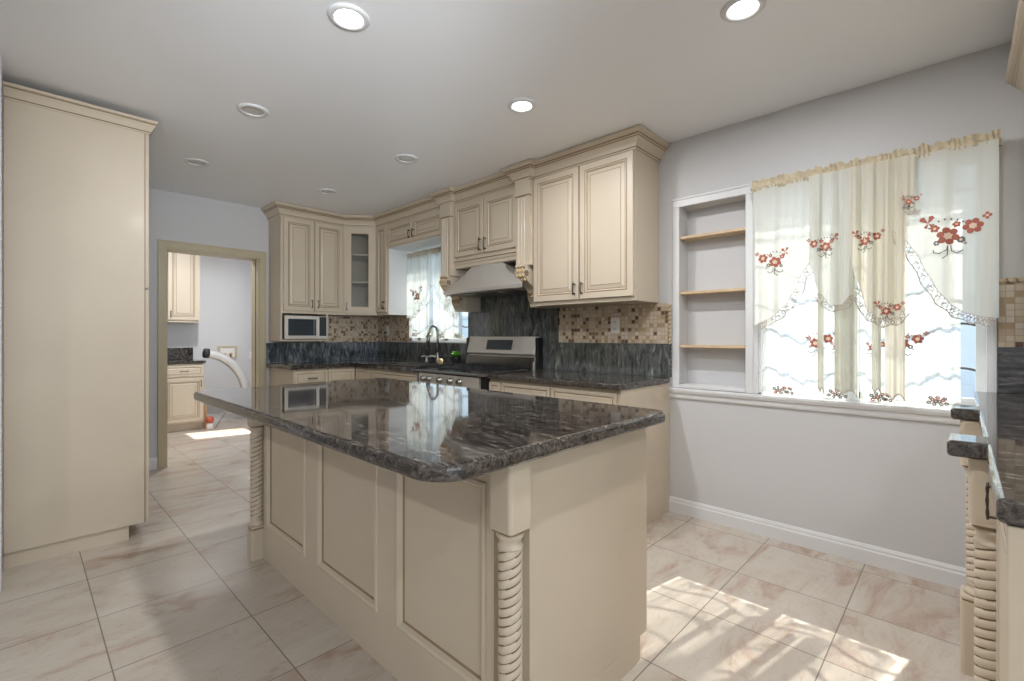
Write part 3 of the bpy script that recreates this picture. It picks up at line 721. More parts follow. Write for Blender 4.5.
# plant
px, py = 3.02, 3.665
r = thing('potted_plant', 'small bright green plant in a pot between faucet and stove', 'plant', (px, py, .935))
MB().lathe(px, py, [(.032, .935), (.035, .94), (.045, 1.0), (.047, 1.01), (.042, 1.01), (.038, 1.0)], 16).build('pot', 'darkpot' if 'darkpot' in M else 'iron', r)
m = MB()
for i in range(34):
    a = random.uniform(0, 2*PI); L_ = random.uniform(.07, .115); el = random.uniform(.25, 1.2); wv = .020
    dx, dy, dz = math.cos(a)*math.cos(el), math.sin(a)*math.cos(el), math.sin(el); b0 = Vector((px, py, 1.0)); sd = Vector((-math.sin(a), math.cos(a), 0))*wv
    q1 = b0+Vector((dx, dy, dz))*L_*.55; q2 = b0+Vector((dx, dy, dz*.75))*L_
    m.add([tuple(b0), tuple(q1+sd), tuple(q2), tuple(q1-sd), tuple(q1-Vector((0, 0, .004)))], [(0, 4, 1), (1, 4, 2), (2, 4, 3), (3, 4, 0)], 0, False)
m.build('leaves', 'green', r)
m = MB().lathe(2.93, 3.80, [(.020, .935), (.024, .945), (.026, .975), (.018, .99), (.012, .992)], 14)
tag(m.build('small_jar', 'pot'), 'tiny mustard-yellow jar standing in front of the green plant', 'jar')

# ------------------------------------------------------------------ stove
r = thing('gas_range', 'stainless steel gas range with black cooktop, front knobs and raised back panel', 'stove', (2.78, 3.08, 0))
ya, yb = 2.622, 3.538; O = (2.455, yb, 0); wS = yb-ya
m = MB().box(2.47, 3.11, ya, yb, .08, .905); m.build('body', 'black', r, .003)
m = MB().box(2.50, 3.05, ya+.03, yb-.03, 0, .08); m.build('plinth', 'black', r)
m = MB().at(O, **FE); m.box(.05, wS-.075, .80, .895, -.02, .008); m.build('control_panel', 'steel', r, .004)
for i, u in enumerate((.13, .21, .36, .50, .62)):
    k = MB().at(Vector(O)+Vector((-.008, 0, 0)), **FE); k.tube([(u, .848, -.001), (u, .848, .010), (u, .848, .012), (u, .848, .034), (u, .848, .036)], [.028, .028, .022, .020, .014], 18)
    kn = k.build('knob', 'steel_d', r); 
    if i == 0: kn['label'] = 'brushed steel burner knob'
m = MB().at(O, **FE); m.box(.03, wS-.03, .30, .785, -.016, .004); dr = m.build('oven_door', 'steel', r, .004)
MB().at(O, **FE).box(.12, wS-.12, .40, .66, .004, .007).build('oven_window', 'darkglass', dr)
m = MB().at(O, **FE); m.tube([(.07, .745, .04), (wS-.07, .745, .04)], .011, 10)
for u in (.10, wS-.10): m.tube([(u, .745, .003), (u, .745, .04)], .009, 8)
m.build('door_handle', 'steel', dr)
m = MB().at(O, **FE); m.box(.03, wS-.03, .10, .285, -.016, .004); m.build('drawer', 'steel', r, .004)
m = MB(); m.box(2.435, 3.03, ya, yb, .905, .925); m.build('cooktop', 'cooktop', r, .006)
gr = MB()
for y0 in (ya+.03, ya+.32, ya+.61):
    y1 = y0+.27
    for y in (y0, y0+.135, y1): gr.box(2.49, 2.98, y-.006, y+.006, .943, .956)
    for x in (2.49, 2.61, 2.735, 2.86, 2.98): gr.box(x-.006, x+.006, y0-.006, y1+.006, .943, .956)
    for x in (2.49, 2.98):
        for y in (y0, y1): gr.box(x-.007, x+.007, y-.007, y+.007, .924, .944)
gr.build('grate', 'iron', r)
for (x, y) in ((2.61, ya+.165), (2.86, ya+.165), (2.735, ya+.455), (2.61, ya+.745), (2.86, ya+.745)):
    MB().lathe(x, y, [(.045, .925), (.045, .932), (.034, .934), (.034, .941), (.010, .942)], 18).build('burner', 'iron', r)
m = MB(); m.prism([(3.03, .925), (3.11, .925), (3.11, 1.215), (3.075, 1.215), (3.035, 1.06), (3.055, 1.045), (3.055, 1.0), (3.03, .99)], ya+.02, yb-.02, axis=1)
bk = m.build('backguard', 'steel', r, .003)
m = MB().box(3.05, 3.118, ya-.012, ya+.02, .925, 1.205); m.build('backguard_end', 'black', bk, .004)
m = MB().box(3.05, 3.112, yb-.02, yb+.004, .925, 1.205); m.build('backguard_end', 'black', bk, .004)
m = MB().box(3.029, 3.056, ya+.03, yb-.03, .93, 1.035); m.build('vent_strip', 'steel_d', bk)
# sloping display
def slope_pt(y, s, n): # s 0..1 up the slope
    a = Vector((3.035, 0, 1.06)); b = Vector((3.075, 0, 1.215)); d = (b-a); nv2 = Vector((-d.z, 0, d.x)).normalized()
    q = a+d*s+nv2*n; return (q.x, y, q.z)
m = MB(); vs = [slope_pt(y, s, n) for n in (-.001, .004) for (y, s) in ((3.25, .22), (2.92, .22), (2.92, .80), (3.25, .80))]
m.add(vs, [(0, 1, 2, 3), (7, 6, 5, 4), (0, 1, 5, 4), (1, 2, 6, 5), (2, 3, 7, 6), (3, 0, 4, 7)]); m.build('display', 'display', bk)

# ------------------------------------------------------------------ microwave
r = thing('microwave', 'stainless steel microwave in the cubby below the doorway-side cabinet', 'microwave', (2.08, 5.15, 1.183))
O = (1.862, 5.005, 0)
m = MB().at(O, **FN); m.box(0, .450, 1.186, 1.435, -.27, 0); m.build('body', 'black', r, .003)
m = MB().at(O, **FN); m.rings(.345, .243, [(0, 0), (0, .012), (.003, .015), (.032, .015), (.034, .013)], {}, .003, 1.189); dr = m.build('door', 'steel', r)
MB().at(O, **FN).box(.038, .302, 1.225, 1.397, .012, .017).build('door_window', 'darkglass', dr)
MB().at(O, **FN).box(.306, .326, 1.225, 1.397, .012, .0165).build('door_trim', 'display', dr)
m = MB().at(O, **FN); m.box(.350, .448, 1.189, 1.432, 0, .015); cp_ = m.build('control_panel', 'steel', r, .002)
m = MB().at(O, **FN); m.box(.362, .438, 1.22, 1.425, .015, .0165); m.build('keypad', 'display', cp_)

# outlets
def outlet(O, F, label, g='wall outlets', plugs=True):
    r = thing('wall_outlet', label, 'outlet', O, g)
    m = MB().at(O, **F); m.rings(.075, .118, [(0, -.001), (0, .003), (.004, .006)], {}, -.0375, -.059); m.build('cover_plate', 'plastic', r)
    for s in (-.026, .026):
        m = MB().at(O, **F); m.box(-.016, .016, s-.014, s+.014, .006, .009); k = m.build('socket', 'plastic', r, .003)
        m = MB().at(O, **F); m.box(-.008, -.005, s-.004, s+.007, .0088, .0096); m.box(.005, .008, s-.004, s+.007, .0088, .0096); m.build('slots', 'iron', k)
outlet((3.130, 1.906, 1.30), FE, 'white outlet on the mosaic right of the stove')
outlet((3.130, 5.12, 1.29), FE, 'outlet with a black plug on the mosaic left of the sink window')
m = MB().at((3.121, 5.12, 1.262), **FE); m.box(-.014, .014, -.012, .012, .0, .03); m.tube([(0, -.01, .02), (.005, -.05, .03), (.0, -.11, .02), (.002, -.118, .0)], .004, 6)
tag(m.build('power_plug', 'iron'), 'black power plug and cord in the outlet beside the sink window', 'plug')

# ------------------------------------------------------------------ rope columns
M['rope'] = M['cream']
def rope_col(parent, cx, cy, z0, z1, R, pitch=.0245, starts=3, name='rope_column'):
    m = MB(); sg = 36; n = int((z1-z0)/.0022); vs = []; fs = []; ms = []
    for i in range(n+1):
        z = z0+(z1-z0)*i/n
        for k in range(sg):
            th = 2*PI*k/sg; ph = 2*PI*z/(pitch)-starts*th
            q = abs(math.sin(ph/2)); rr = R*(.90+.11*q**.5)
            vs.append((cx+rr*math.cos(th), cy+rr*math.sin(th), z))
    for i in range(n):
        z = z0+(z1-z0)*(i+.5)/n
        for k in range(sg):
            th = 2*PI*(k+.5)/sg; ph = 2*PI*z/pitch-starts*th
            fs.append((i*sg+k, i*sg+(k+1) % sg, (i+1)*sg+(k+1) % sg, (i+1)*sg+k)); ms.append(1 if abs(math.sin(ph/2)) < .22 else 0)
    m.add(vs, fs, ms, True)
    # turned collars top and bottom
    m.lathe(cx, cy, [(R*.8, z1-.003), (R*1.02, z1), (R*1.06, z1+.006), (R*.92, z1+.012), (R*.90, z1+.024), (R*1.12, z1+.032), (R*1.15, z1+.040), (R*1.0, z1+.046)], 28)
    m.lathe(cx, cy, [(R*1.0, z0-.046), (R*1.16, z0-.040), (R*1.12, z0-.030), (R*.90, z0-.022), (R*.92, z0-.010), (R*1.05, z0-.004), (R*.8, z0+.003)], 28)
    M.setdefault('groove', pmat('dark_groove_glaze', (.13, .08, .04), .5))
    return m.build(name, ['cream', 'groove'], parent)
def post(parent, cx, cy, top, s, R, zc=.715, zp=.170, rot=0):
    a = s/2
    def sq(e, r_=.012):
        pts = []
        for (sx, sy, a0) in ((1, 1, 0), (-1, 1, 90), (-1, -1, 180), (1, -1, 270)):
            for k in range(4):
                t = math.radians(a0+30*k); pts.append((cx+sx*(e-r_)+r_*math.cos(t), cy+sy*(e-r_)+r_*math.sin(t)))
        return pts
    m = MB(); m.prism(sq(a), zc+.02, top)
    n = 16; lo = sq(a); mid = sq(a*.97); 
    m.prism(sq(a*.985), zc+.008, zc+.02); m.prism(sq(a*.9), zc+.001, zc+.008, 1)
    m.build('top_block', ['cream', 'glaze'], parent)
    rope_col(parent, cx, cy, zp+.055, zc-.045, R)
    m = MB(); m.prism(sq(a), 0, zp-.008); m.prism(sq(a*.93), zp-.008, zp+.001, 1); m.prism(sq(a*.97), zp+.001, zp+.010)
    m.build('plinth', ['cream', 'glaze'], parent)

# ------------------------------------------------------------------ island
r = thing('kitchen_island', 'large cream kitchen island body with panelled side and rope-turned corner columns', 'island', (1.3, 1.82, 0))
XI, YI0, YI1 = .925, .875, 2.77; XR = 1.665
IT = .897
m = MB(); m.box(.955, XR, .925, YI1, .09, IT); m.box(.955, XR-.055, .925, YI1, 0, .09); m.build('body', 'cream', r)
m = MB(); m.box(.987, XR, YI0, .925, .09, IT); m.box(.987, XR-.05, YI0, .925, 0, .09); m.build('end_panel', 'cream', r, .002)
# side frame with three recessed panels
O = (XI, YI1, 0)
FI = dict(U=(0, -1, 0), N=(-1, 0, 0))
P3 = [(2.725, 2.225), (2.095, 1.58), (1.452, .985)]
zl, zh = .185, .80
m = MB().at(O, **FI)
u = [YI1-p for pr_ in P3 for p in pr_]
LEN = YI1-.955
m.box(0, LEN, 0, zl, -.03, 0); m.box(0, LEN, zh, IT, -.03, 0)
st = [0]+u+[LEN]
for i in range(0, len(st), 2): m.box(st[i], st[i+1], zl, zh, -.03, 0)
m.build('side_frame', 'cream', r)
for (a, b_) in P3:
    m = MB().at(O, **FI)
    m.rings(a-b_, zh-zl, [(0, -.03), (0, .001), (.002, .006), (.012, .008), (.020, .004), (.026, -.008), (.0305, -.014), (.031, -.014)], {6: 1}, YI1-a, zl)
    m.build('recessed_panel', ['cream', 'glaze'], r)
m = MB().box(.945, .987, .915, .957, 0, IT); m.build('corner_stile', 'cream', r)
post(r, .908, .875, IT, .086, .033, zc=.70)
post(r, .905, 2.815, IT, .080, .034, zc=.72)
MB().box(.93, 1.0, 2.77, 2.81, 0, IT).build('corner_stile', 'cream', r)
# island back: doors towards the stove
OB = (XR, .925, 0)
for k in range(4):
    raised(r, OB, FW, .012+k*.458, .12, .445, .60, 'door', .055, ('r' if k % 2 == 0 else 'l', 't')); raised(r, OB, FW, .012+k*.458, .735, .445, .145, 'drawer', .026, ('c', 'c'))
# top
def round_rect(x0, x1, y0, y1, rads, n=10):
    pts = []
    cs = [((x1, y1), 0, rads[2]), ((x0, y1), 90, rads[3]), ((x0, y0), 180, rads[0]), ((x1, y0), 270, rads[1])]
    for (cx_, cy_), a0, R in cs:
        sx = 1 if cx_ == x1 else -1; sy = 1 if cy_ == y1 else -1
        for k in range(n+1):
            t = math.radians(a0+90*k/n); pts.append((cx_-sx*R+R*math.cos(t), cy_-sy*R+R*math.sin(t)))
    return pts
rr_ = round_rect(.602, 1.693, .792, 2.83, (.10, .055, .04, .05))
m = MB().prism(rr_, IT, IT+.043, [0, 0]+[1]*len(rr_))
o = m.build('island_worktop', ['gr_top', 'gr_edge'], None, .015, segs=4); tag(o, 'large polished black granite slab with rounded corners on the island', 'worktop')

# ------------------------------------------------------------------ fridge enclosure at left
r = thing('tall_cabinet', 'tall plain cream end panel and cabinet at the left edge reaching the ceiling', 'cabinet', (.25, 4.0, 0))
m = MB(); m.box(-.06, .525, 3.60, 4.55, .085, 2.50); m.build('body', 'cream', r, .0015)
m = MB(); m.box(-.06, .452, 3.615, 4.53, 0, .085); m.build('toe_kick', 'cream', r)
OF = (.529, 3.605, 0)
for (z0, z1) in ((.09, 1.50), (1.515, 2.46)):
    raised(r, OF, FW, .004, z0, .46, z1-z0, 'door', .055, ('r', 'b')); raised(r, OF, FW, .472, z0, .46, z1-z0, 'door', .055, ('l', 'b'))
MB().box(.5245, .5285, 3.599, 4.55, .085, 2.50, 1).build('glazed_joint', ['cream', 'glaze'], r)
m = MB(); m.sweep([(.546, 4.55), (.546, 3.60), (-.06, 3.60)][::-1], [(q, z+.0) for q, z in [(0, 2.455), (.006, 2.455), (.006, 2.463), (.010, 2.468), (.022, 2.492), (.030, 2.505), (.034, 2.508), (.034, 2.515), (.040, 2.518), (.040, 2.532), (0, 2.532)]], mats={2: 1, 6: 1})
# small crown kept as part
m.build('crown', ['cream', 'glaze'], r)
MB().box(-.06, .546, 3.60, 4.55, 2.50, 2.531).build('top_panel', 'cream', r)

# ------------------------------------------------------------------ counter run by the camera (right edge)
r = thing('base_cabinet', 'cream cabinet run with rope-turned columns at the right edge of the room', 'cabinet', (2.1, -.3, 0), GB)
m = MB(); m.box(1.12, XE-.005, -.598, -.078, .10, .915); m.box(1.16, XE-.005, -.598, -.14, 0, .10); m.build('body', 'cream', r, .002)
m = MB(); m.box(1.10, 1.12, -.598, -.052, 0, .915); m.build('end_panel', 'cream', r, .003)
OS = (XE-.01, -.078, 0)
for (x0, x1) in ((1.14, 1.61), (1.76, 2.33), (2.49, 3.10)):
    raised(r, OS, FS, XE-.01-x1, .12, x1-x0, .775, 'door', .055, None)
post(r, 1.68, -.062, .915, .100, .040, zc=.745, zp=.20)
post(r, 2.41, -.050, .915, .110, .040, zc=.745, zp=.27)
# long bar handle near the end
m = MB().at((1.40, -.060, 0), **FS); m.tube([(0, .836, .021), (0, .85, .0215), (0, .862, .0215), (0, .875, .022), (0, .888, .0215), (0, .90, .0215), (0, .914, .021)], [.0022, .0032, .002, .0032, .002, .0032, .0022], 8)
for v in (.842, .906): m.tube([(0, v, -.001), (0, v, .022)], .003, 8)
m.build('handle', 'pewter', r)
P = [(1.09, -.598), (XE-.002, -.598), (XE-.002, -.04), (2.475, -.04), (2.475, .030), (2.345, .030), (2.345, -.04), (1.745, -.04), (1.745, .028), (1.615, .028), (1.615, -.04), (1.09, -.04)]
o = MB().prism(P, .917, .958, [0, 0]+[1]*12).build('worktop', ['gr_top', 'gr_edge'], None, .010, segs=3); tag(o, 'glossy black granite worktop with squared bump-outs at the right edge', 'worktop')
splash('granite_backsplash', MB().box(3.122, XE, -.598, -.121, .960, 1.168), 'gr_h', 'black granite backsplash with horizontal streaks at the right edge below the mosaic')
splash('mosaic_backsplash', MB().box(3.130, XE, -.598, -.121, 1.169, 1.462), 'mos_e', 'pale mosaic tile patch right of the wide curtained window')
rope_trim('rope_tile_trim', (XE-.006, -.121, 1.474), (XE-.006, -.59, 1.474), .013, 'twisted beige liner tile above the mosaic at the right edge')
r = thing('wall_cabinet', 'cream wall cabinet corner peeking in at the top right edge', 'cabinet', (2.6, -.4, 1.49), G)
m = MB(); m.box(2.0, XE-.003, -.598, -.222, 1.49, 2.34); m.build('body', 'cream', r, .002)
raised(r, (XE-.01, -.222, 0), FS, .02, 1.51, .53, .80, 'door', .055); raised(r, (XE-.01, -.222, 0), FS, .56, 1.51, .53, .80, 'door', .055)
m = MB(); m.sweep([(2.0, -.598), (2.0, -.222), (XE-.003, -.222)][::-1], [(-q if 0 else q, z-.163) for q, z in CR], mats={2: 1, 7: 1, 9: 1})
m.build('crown', ['cream', 'glaze'], r)

# ------------------------------------------------------------------ recessed ceiling lights
def downlight(x, y, lit, label):
    r = thing('recessed_light', label, 'ceiling light', (x, y, ZC-.012), 'recessed ceiling lights')
    MB().lathe(x, y, [(.058, ZC-.001), (.056, ZC-.006), (.066, ZC-.012), (.078, ZC-.009), (.086, ZC-.002), (.086, ZC+.002), (.058, ZC+.002)], 36, cap=False).build('trim_ring', 'trim', r)
    MB().lathe(x, y, [(.0585, ZC+.0005), (.0585, ZC-.0035), (.04, ZC-.0055), (.002, ZC-.006)], 30).build('lens', 'lens_on' if lit else 'lens_off', r)
    if lit:
        l = bpy.data.lights.new('lamp', 'AREA'); l.shape = 'DISK'; l.size = .10; l.energy = {1: 10, 2: 24, 3: 10}[lit]; l.color = (.97, .98, 1)
        o = bpy.data.objects.new('lamp', l); COL.objects.link(o); o.parent = r; o.location = (0, 0, -.004)
for (x, y, lit, lb) in ((.962, 1.875, 1, 'lit recessed ceiling light above the island, largest at top left of centre'), (2.055, .651, 1, 'lit recessed ceiling light at the top edge nearest the curtained window'),
                        (2.03, 1.86, 1, 'lit recessed ceiling light in front of the tall cabinet right of the hood'), (2.03, 3.05, 0, 'unlit recessed ceiling light in front of the hood cabinet'),
                        (.962, 3.06, 0, 'unlit recessed ceiling light at left, nearer of the two by the tall end panel'), (.949, 4.29, 0, 'unlit recessed ceiling light at left, nearest the doorway wall'),
                        (1.985, 4.28, 0, 'unlit recessed ceiling light nearest the glass corner cabinet')):
    downlight(x, y, lit, lb)
downlight(1.5, 6.3, 2, 'added lit recessed ceiling light brightening the laundry room, hidden above the doorway')  # unseen fixture added to brighten the laundry
for (x, y) in ((-.3, -1.0), (.962, .2), (-1.6, -1.0), (-1.6, 1.6)): downlight(x, y, 3, 'added lit recessed ceiling light, unseen behind the viewpoint')  # unseen fixtures added behind the camera for more room light

# ------------------------------------------------------------------ laundry
r = base_cab('cream base cabinet with granite top in the laundry room beyond the doorway', (.80, 7.18, 0), FN, .865, .862, .59, [(.02, .42, 'dd'), (.43, .855, 'dd')], GB)
o = MB().box(.78, 1.685, 7.155, 7.775, .865, .90).build('worktop', 'gr_top', None, .006); tag(o, 'short dark granite worktop in the laundry room', 'worktop')
splash('granite_backsplash', MB().box(.80, 1.67, 7.757, 7.78, .902, 1.06), 'gr_top', 'dark granite backsplash strip in the laundry room')
upper('wall_cabinet', 'cream wall cabinet in the laundry room seen through the doorway', (.95, 7.45, 0), FN, .735, 1.40, 2.42, .325, [(.02, .36, 'r'), (.375, .715, 'l')], G)
# dryer duct
m = MB(); pts = []; rad = []
import math as _m
P0, P1, P2, P3_ = Vector((1.74, 7.30, .985)), Vector((2.02, 7.30, .93)), Vector((2.20, 7.33, .70)), Vector((2.24, 7.36, .30))
n = 90
for i in range(n+1):
    t = i/n; q = (1-t)**3*P0+3*(1-t)**2*t*P1+3*(1-t)*t*t*P2+t**3*P3_; pts.append(q); rad.append(.055+(.004 if i % 2 else -.002))
m.tube(pts, rad, 16)
r = m.build('dryer_duct', 'duct', None); tag(r, 'silver ribbed flexible dryer duct arching beside the laundry cabinet', 'duct')
cl = MB().tube([P0+Vector((-.05, 0, .008)), P0+Vector((-.035, 0, .006)), P0+Vector((.01, 0, .001))], [.058, .064, .064], 16); cl.build('clamp_end', 'iron', r)
# valve box
r = thing('valve_box', 'recessed washer valve box with two brass taps on the laundry wall', 'valve box', (2.10, 7.78, 1.0))
m = MB().at((2.10, 7.78, .98), **FN); m.box(-.11, .11, -.08, .08, -.001, .004); 
m = MB().at((2.10, 7.78, .98), **FN)
m.box(-.125, .125, .07, .095, 0, .016); m.box(-.125, .125, -.095, -.07, 0, .016); m.box(-.125, -.095, -.07, .07, 0, .016); m.box(.095, .125, -.07, .07, 0, .016); m.build('box_frame', 'casing', r, .002)
MB().at((2.10, 7.78, .98), **FN).box(-.094, .094, -.069, .069, 0.0005, .004).build('box_back', 'plastic', r)
for u in (-.04, .04):
    m = MB().at((2.10, 7.78, .98), **FN); m.tube([(u, -.07, .02), (u, -.03, .02), (u, -.02, .02)], [.014, .014, .010], 10); m.tube([(u-.02, -.02, .02), (u+.02, -.02, .02)], .009, 8); m.build('tap', 'copper', r)
m = MB().at((2.43, 7.779, .93), **FN); m.rings(.07, .11, [(0, -.001), (0, .003), (.004, .006)], {}, -.035, -.055); tag(m.build('blank_cover_plate', 'plastic'), 'white blank cover plate on the laundry wall right of the valve box', 'cover plate')
# bottle-like fitting by the cabinet
r = thing('spray_bottle', 'small white bottle with red top on the laundry floor beside the cabinet', 'bottle', (1.72, 7.12, 0))
MB().lathe(1.72, 7.12, [(.038, 0), (.040, .01), (.040, .06), (.030, .08), (.022, .085)], 16).build('bottle_body', 'plastic', r)
MB().lathe(1.72, 7.12, [(.026, .084), (.045, .095), (.048, .13), (.035, .16), (.015, .165)], 12).build('red_cap', 'red', r)
m = MB().box(1.668, 1.70, 7.19, 7.23, 0, .30); tag(m.build('wood_batten', 'wood', None, .002), 'short orange wooden batten upright against the laundry cabinet side', 'batten')
m = MB().tube([(1.79, 7.14, .007), (1.95, 7.25, .20), (2.02, 7.30, .285)], .006, 8); tag(m.build('thin_rod', 'steel_d'), 'thin dark rod leaning beside the red-capped bottle in the laundry', 'rod')

# ------------------------------------------------------------------ curtains
def folds(y, amp, f, ph=0, z=0):
    return amp*(.6*math.sin(y*f+ph)+.3*math.sin(y*f*1.9+ph*2.3+1)+.15*math.sin(y*f*3.3+z*2))
def curtain_piece(x0, ya_, yb_, ztop, edge, amp, f, ph, nu=120, nv=46, squeeze=None):
    """returns (MB, surf(u,v)) ; u in 0..1 along y, v 0 top..1 bottom"""
    def surf(u, v, off=0):
        y = ya_+(yb_-ya_)*u; zb = edge(u); z = ztop+(zb-ztop)*v
        if squeeze: y = squeeze(u, v, y)
        g = .35+.65*min(1, v*2.2)
        s = y if squeeze is None else ya_+(yb_-ya_)*u
        return (x0+folds(s, amp*g, f, ph, z)-off, y, z)
    m = MB(); m.grid(nu, nv, lambda a, b: surf(a, b)); return m, surf
def find_uv(surf, y, z, ya_, yb_, ztop, edge):
    u = (y-ya_)/(yb_-ya_); v = (z-ztop)/(edge(u)-ztop); return u, v
def flower(m, P, y, z, R, petals=5, mi=0, rot=0, filled=True):
    for k in range(petals):
        a = rot+2*PI*k/petals; cy_, cz_ = y+.62*R*math.cos(a), z+.62*R*math.sin(a); w_ = R*(.42 if petals < 6 else .34)
        m.add([P(cy_+w_*math.cos(t*PI/4), cz_+w_*math.sin(t*PI/4)) for t in range(8)], [tuple(range(8))], mi)
    if R > .014: m.add([P(y+R*.34*math.cos(t*PI/4), z+R*.34*math.sin(t*PI/4), .0045) for t in range(8)], [tuple(range(8))], 2)
def leafy(m, P, pts, w, mi=1):
    n = len(pts); L_ = []; R_ = []
    for i, (y, z) in enumerate(pts):
        a = Vector(pts[min(i+1, n-1)])-Vector(pts[max(i-1, 0)]); a.normalize(); nx = Vector((-a.y, a.x))*w/2
        L_.append(P(y+nx.x, z+nx.y)); R_.append(P(y-nx.x, z-nx.y))
    m.add(L_+R_, [(i, i+1, n+i+1, n+i) for i in range(n-1)], mi)
def bouquet(parent, P, y, z, s, flip=1, butterfly=True, tone='full'):
    m = MB()
    flower(m, P, y, z, .044*s, 6, rot=.3); flower(m, P, y-.085*s*flip, z+.036*s, .038*s, 6, rot=.9)
    flower(m, P, y-.045*s*flip, z-.022*s, .017*s, 7, 1); flower(m, P, y-.131*s*flip, z+.075*s, .016*s, 4)
    flower(m, P, y-.060*s*flip, z-.040*s, .006*s, 4, 1); flower(m, P, y+.046*s*flip, z+.040*s, .018*s, 5, rot=.5); flower(m, P, y-.030*s*flip, z+.052*s, .015*s, 5, rot=.1); flower(m, P, y+.040*s*flip, z-.030*s, .013*s, 6, 1)
    leafy(m, P, [(y, z-.044*s), (y+.004*s*flip, z-.065*s), (y+.03*s*flip, z-.080*s), (y+.050*s*flip, z-.074*s), (y+.052*s*flip, z-.060*s)], .004)
    leafy(m, P, [(y-.01*s*flip, z-.044*s), (y-.012*s*flip, z-.07*s), (y-.03*s*flip, z-.085*s), (y-.052*s*flip, z-.07*s)], .004)
    leafy(m, P, [(y, z-.05*s), (y+.002*s, z-.09*s), (y+.02*s*flip, z-.105*s)], .004)
    for k in range(7):
        a = .6+k*.28; leafy(m, P, [(y+.075*s*math.cos(a), z+.075*s*math.sin(a)), (y+.084*s*math.cos(a), z+.084*s*math.sin(a))], .006)
    if butterfly:
        yy, zz = y+.070*s*flip, z+.070*s
        for (a, b_) in ((.8, .036), (2.0, .034), (3.9, .022), (5.2, .022)):
            m.add([P(yy, zz), P(yy+b_*s*math.cos(a-.35), zz+b_*s*math.sin(a-.35)), P(yy+b_*1.15*s*math.cos(a), zz+b_*1.15*s*math.sin(a)), P(yy+b_*s*math.cos(a+.35), zz+b_*s*math.sin(a+.35))], [(0, 1, 2, 3)], 0)
    return m.build('embroidered_flowers', ['red_e', 'grey_e', 'pale_e'], parent)
def interp(pts):
    def f(u):
        if u <= pts[0][0]: return pts[0][1]
        for (a, b_), (c_, d_) in zip(pts, pts[1:]):
            if u <= c_: 
                t = (u-a)/(c_-a); t = t*t*(3-2*t)*.5+t*.5
                return b_+(d_-b_)*t
        return pts[-1][1]
    return f
def lace(parent, P, edge, ya_, yb_, u0, u1, wdt, n=26):
    """open lattice hanging along the edge"""
    m = MB(); pts = []
    for i in range(n+1):
        u = u0+(u1-u0)*i/n; pts.append((ya_+(yb_-ya_)*u, edge(u)))
    sc = []
    for i, (y, z) in enumerate(pts):
        a = Vector(pts[min(i+1, n)])-Vector(pts[max(i-1, 0)]); a.normalize(); nx = Vector((-a.y, a.x))
        if nx.y > 0: nx = -nx
        w_ = wdt*(1+.18*math.sin(i*PI/2)); sc.append((y+nx.x*w_, z+nx.y*w_))
    leafy(m, P, sc, .005, 0); leafy(m, P, pts, .003, 0)
    for i in range(n):
        leafy(m, P, [pts[i], sc[i+1]], .0028, 0); leafy(m, P, [pts[i+1], sc[i]], .0028, 0)
        if i % 2 == 0:
            mid = ((pts[i][0]+sc[i][0])/2, (pts[i][1]+sc[i][1])/2); leafy(m, P, [(mid[0]-.008, mid[1]), (mid[0], mid[1]+.008), (mid[0]+.008, mid[1])], .006, 0)
    return m.build('lace_border', ['lace'], parent)

def planeP(surf, ya_, yb_, ztop, edge):
    def P(y, z, off=.003):
        u = min(1, max(0, (y-ya_)/(yb_-ya_))); e = edge(u); v = (z-ztop)/(e-ztop)
        q = surf(u, min(v, 1.0), off); return (q[0], y, z)
    return P
GC = 'curtain pieces at the wide window'
ZR = 2.105
# sheer lower curtains
def sheer(label, ya_, yb_, x0, zb, flowers, f, ph, group=GC, ztop=ZR, mat='sheer', amp=.013, motifs=True):
    edge = lambda u: zb+.036*max(0, math.sin(u*23+1))*max(0, math.sin(u*7+ph))
    m, s = curtain_piece(x0, ya_, yb_, ztop, edge, amp, f, ph, 150, 40)
    o = m.build('sheer_curtain', mat, None); tag(o, label, 'curtain', group)
    P = planeP(s, ya_, yb_, ztop, edge)
    for (y, z, sc) in flowers: bouquet(o, P, y, z, sc, butterfly=False)
    h_ = MB(); n = 60
    for i in range(n):
        y = ya_+(yb_-ya_)*(i+.5)/n
        if abs(i-12) < 6 or abs(i-46) < 7: flower(h_, P, y, zb+.034+.016*math.sin(i*1.7), .010, 5, 1 if i % 3 else 0)
    leafy(h_, P, [(ya_+(yb_-ya_)*i/80, zb+.022) for i in range(81)], .003, 2)
    h_.build('embroidered_hem', ['red_e', 'grey_e', 'pale_e'], o)
    return o
sheer('left sheer white curtain panel with embroidered hem behind the swags of the wide window', .40, .870, 3.116, .866, [(.60, 1.18, .7), (.50, 1.16, .45)], 62, .4)
sheer('right sheer white curtain panel with embroidered hem behind the swags of the wide window', .005, .395, 3.117, .866, [(.22, 1.18, .7), (.34, 1.16, .45)], 66, 1.4)
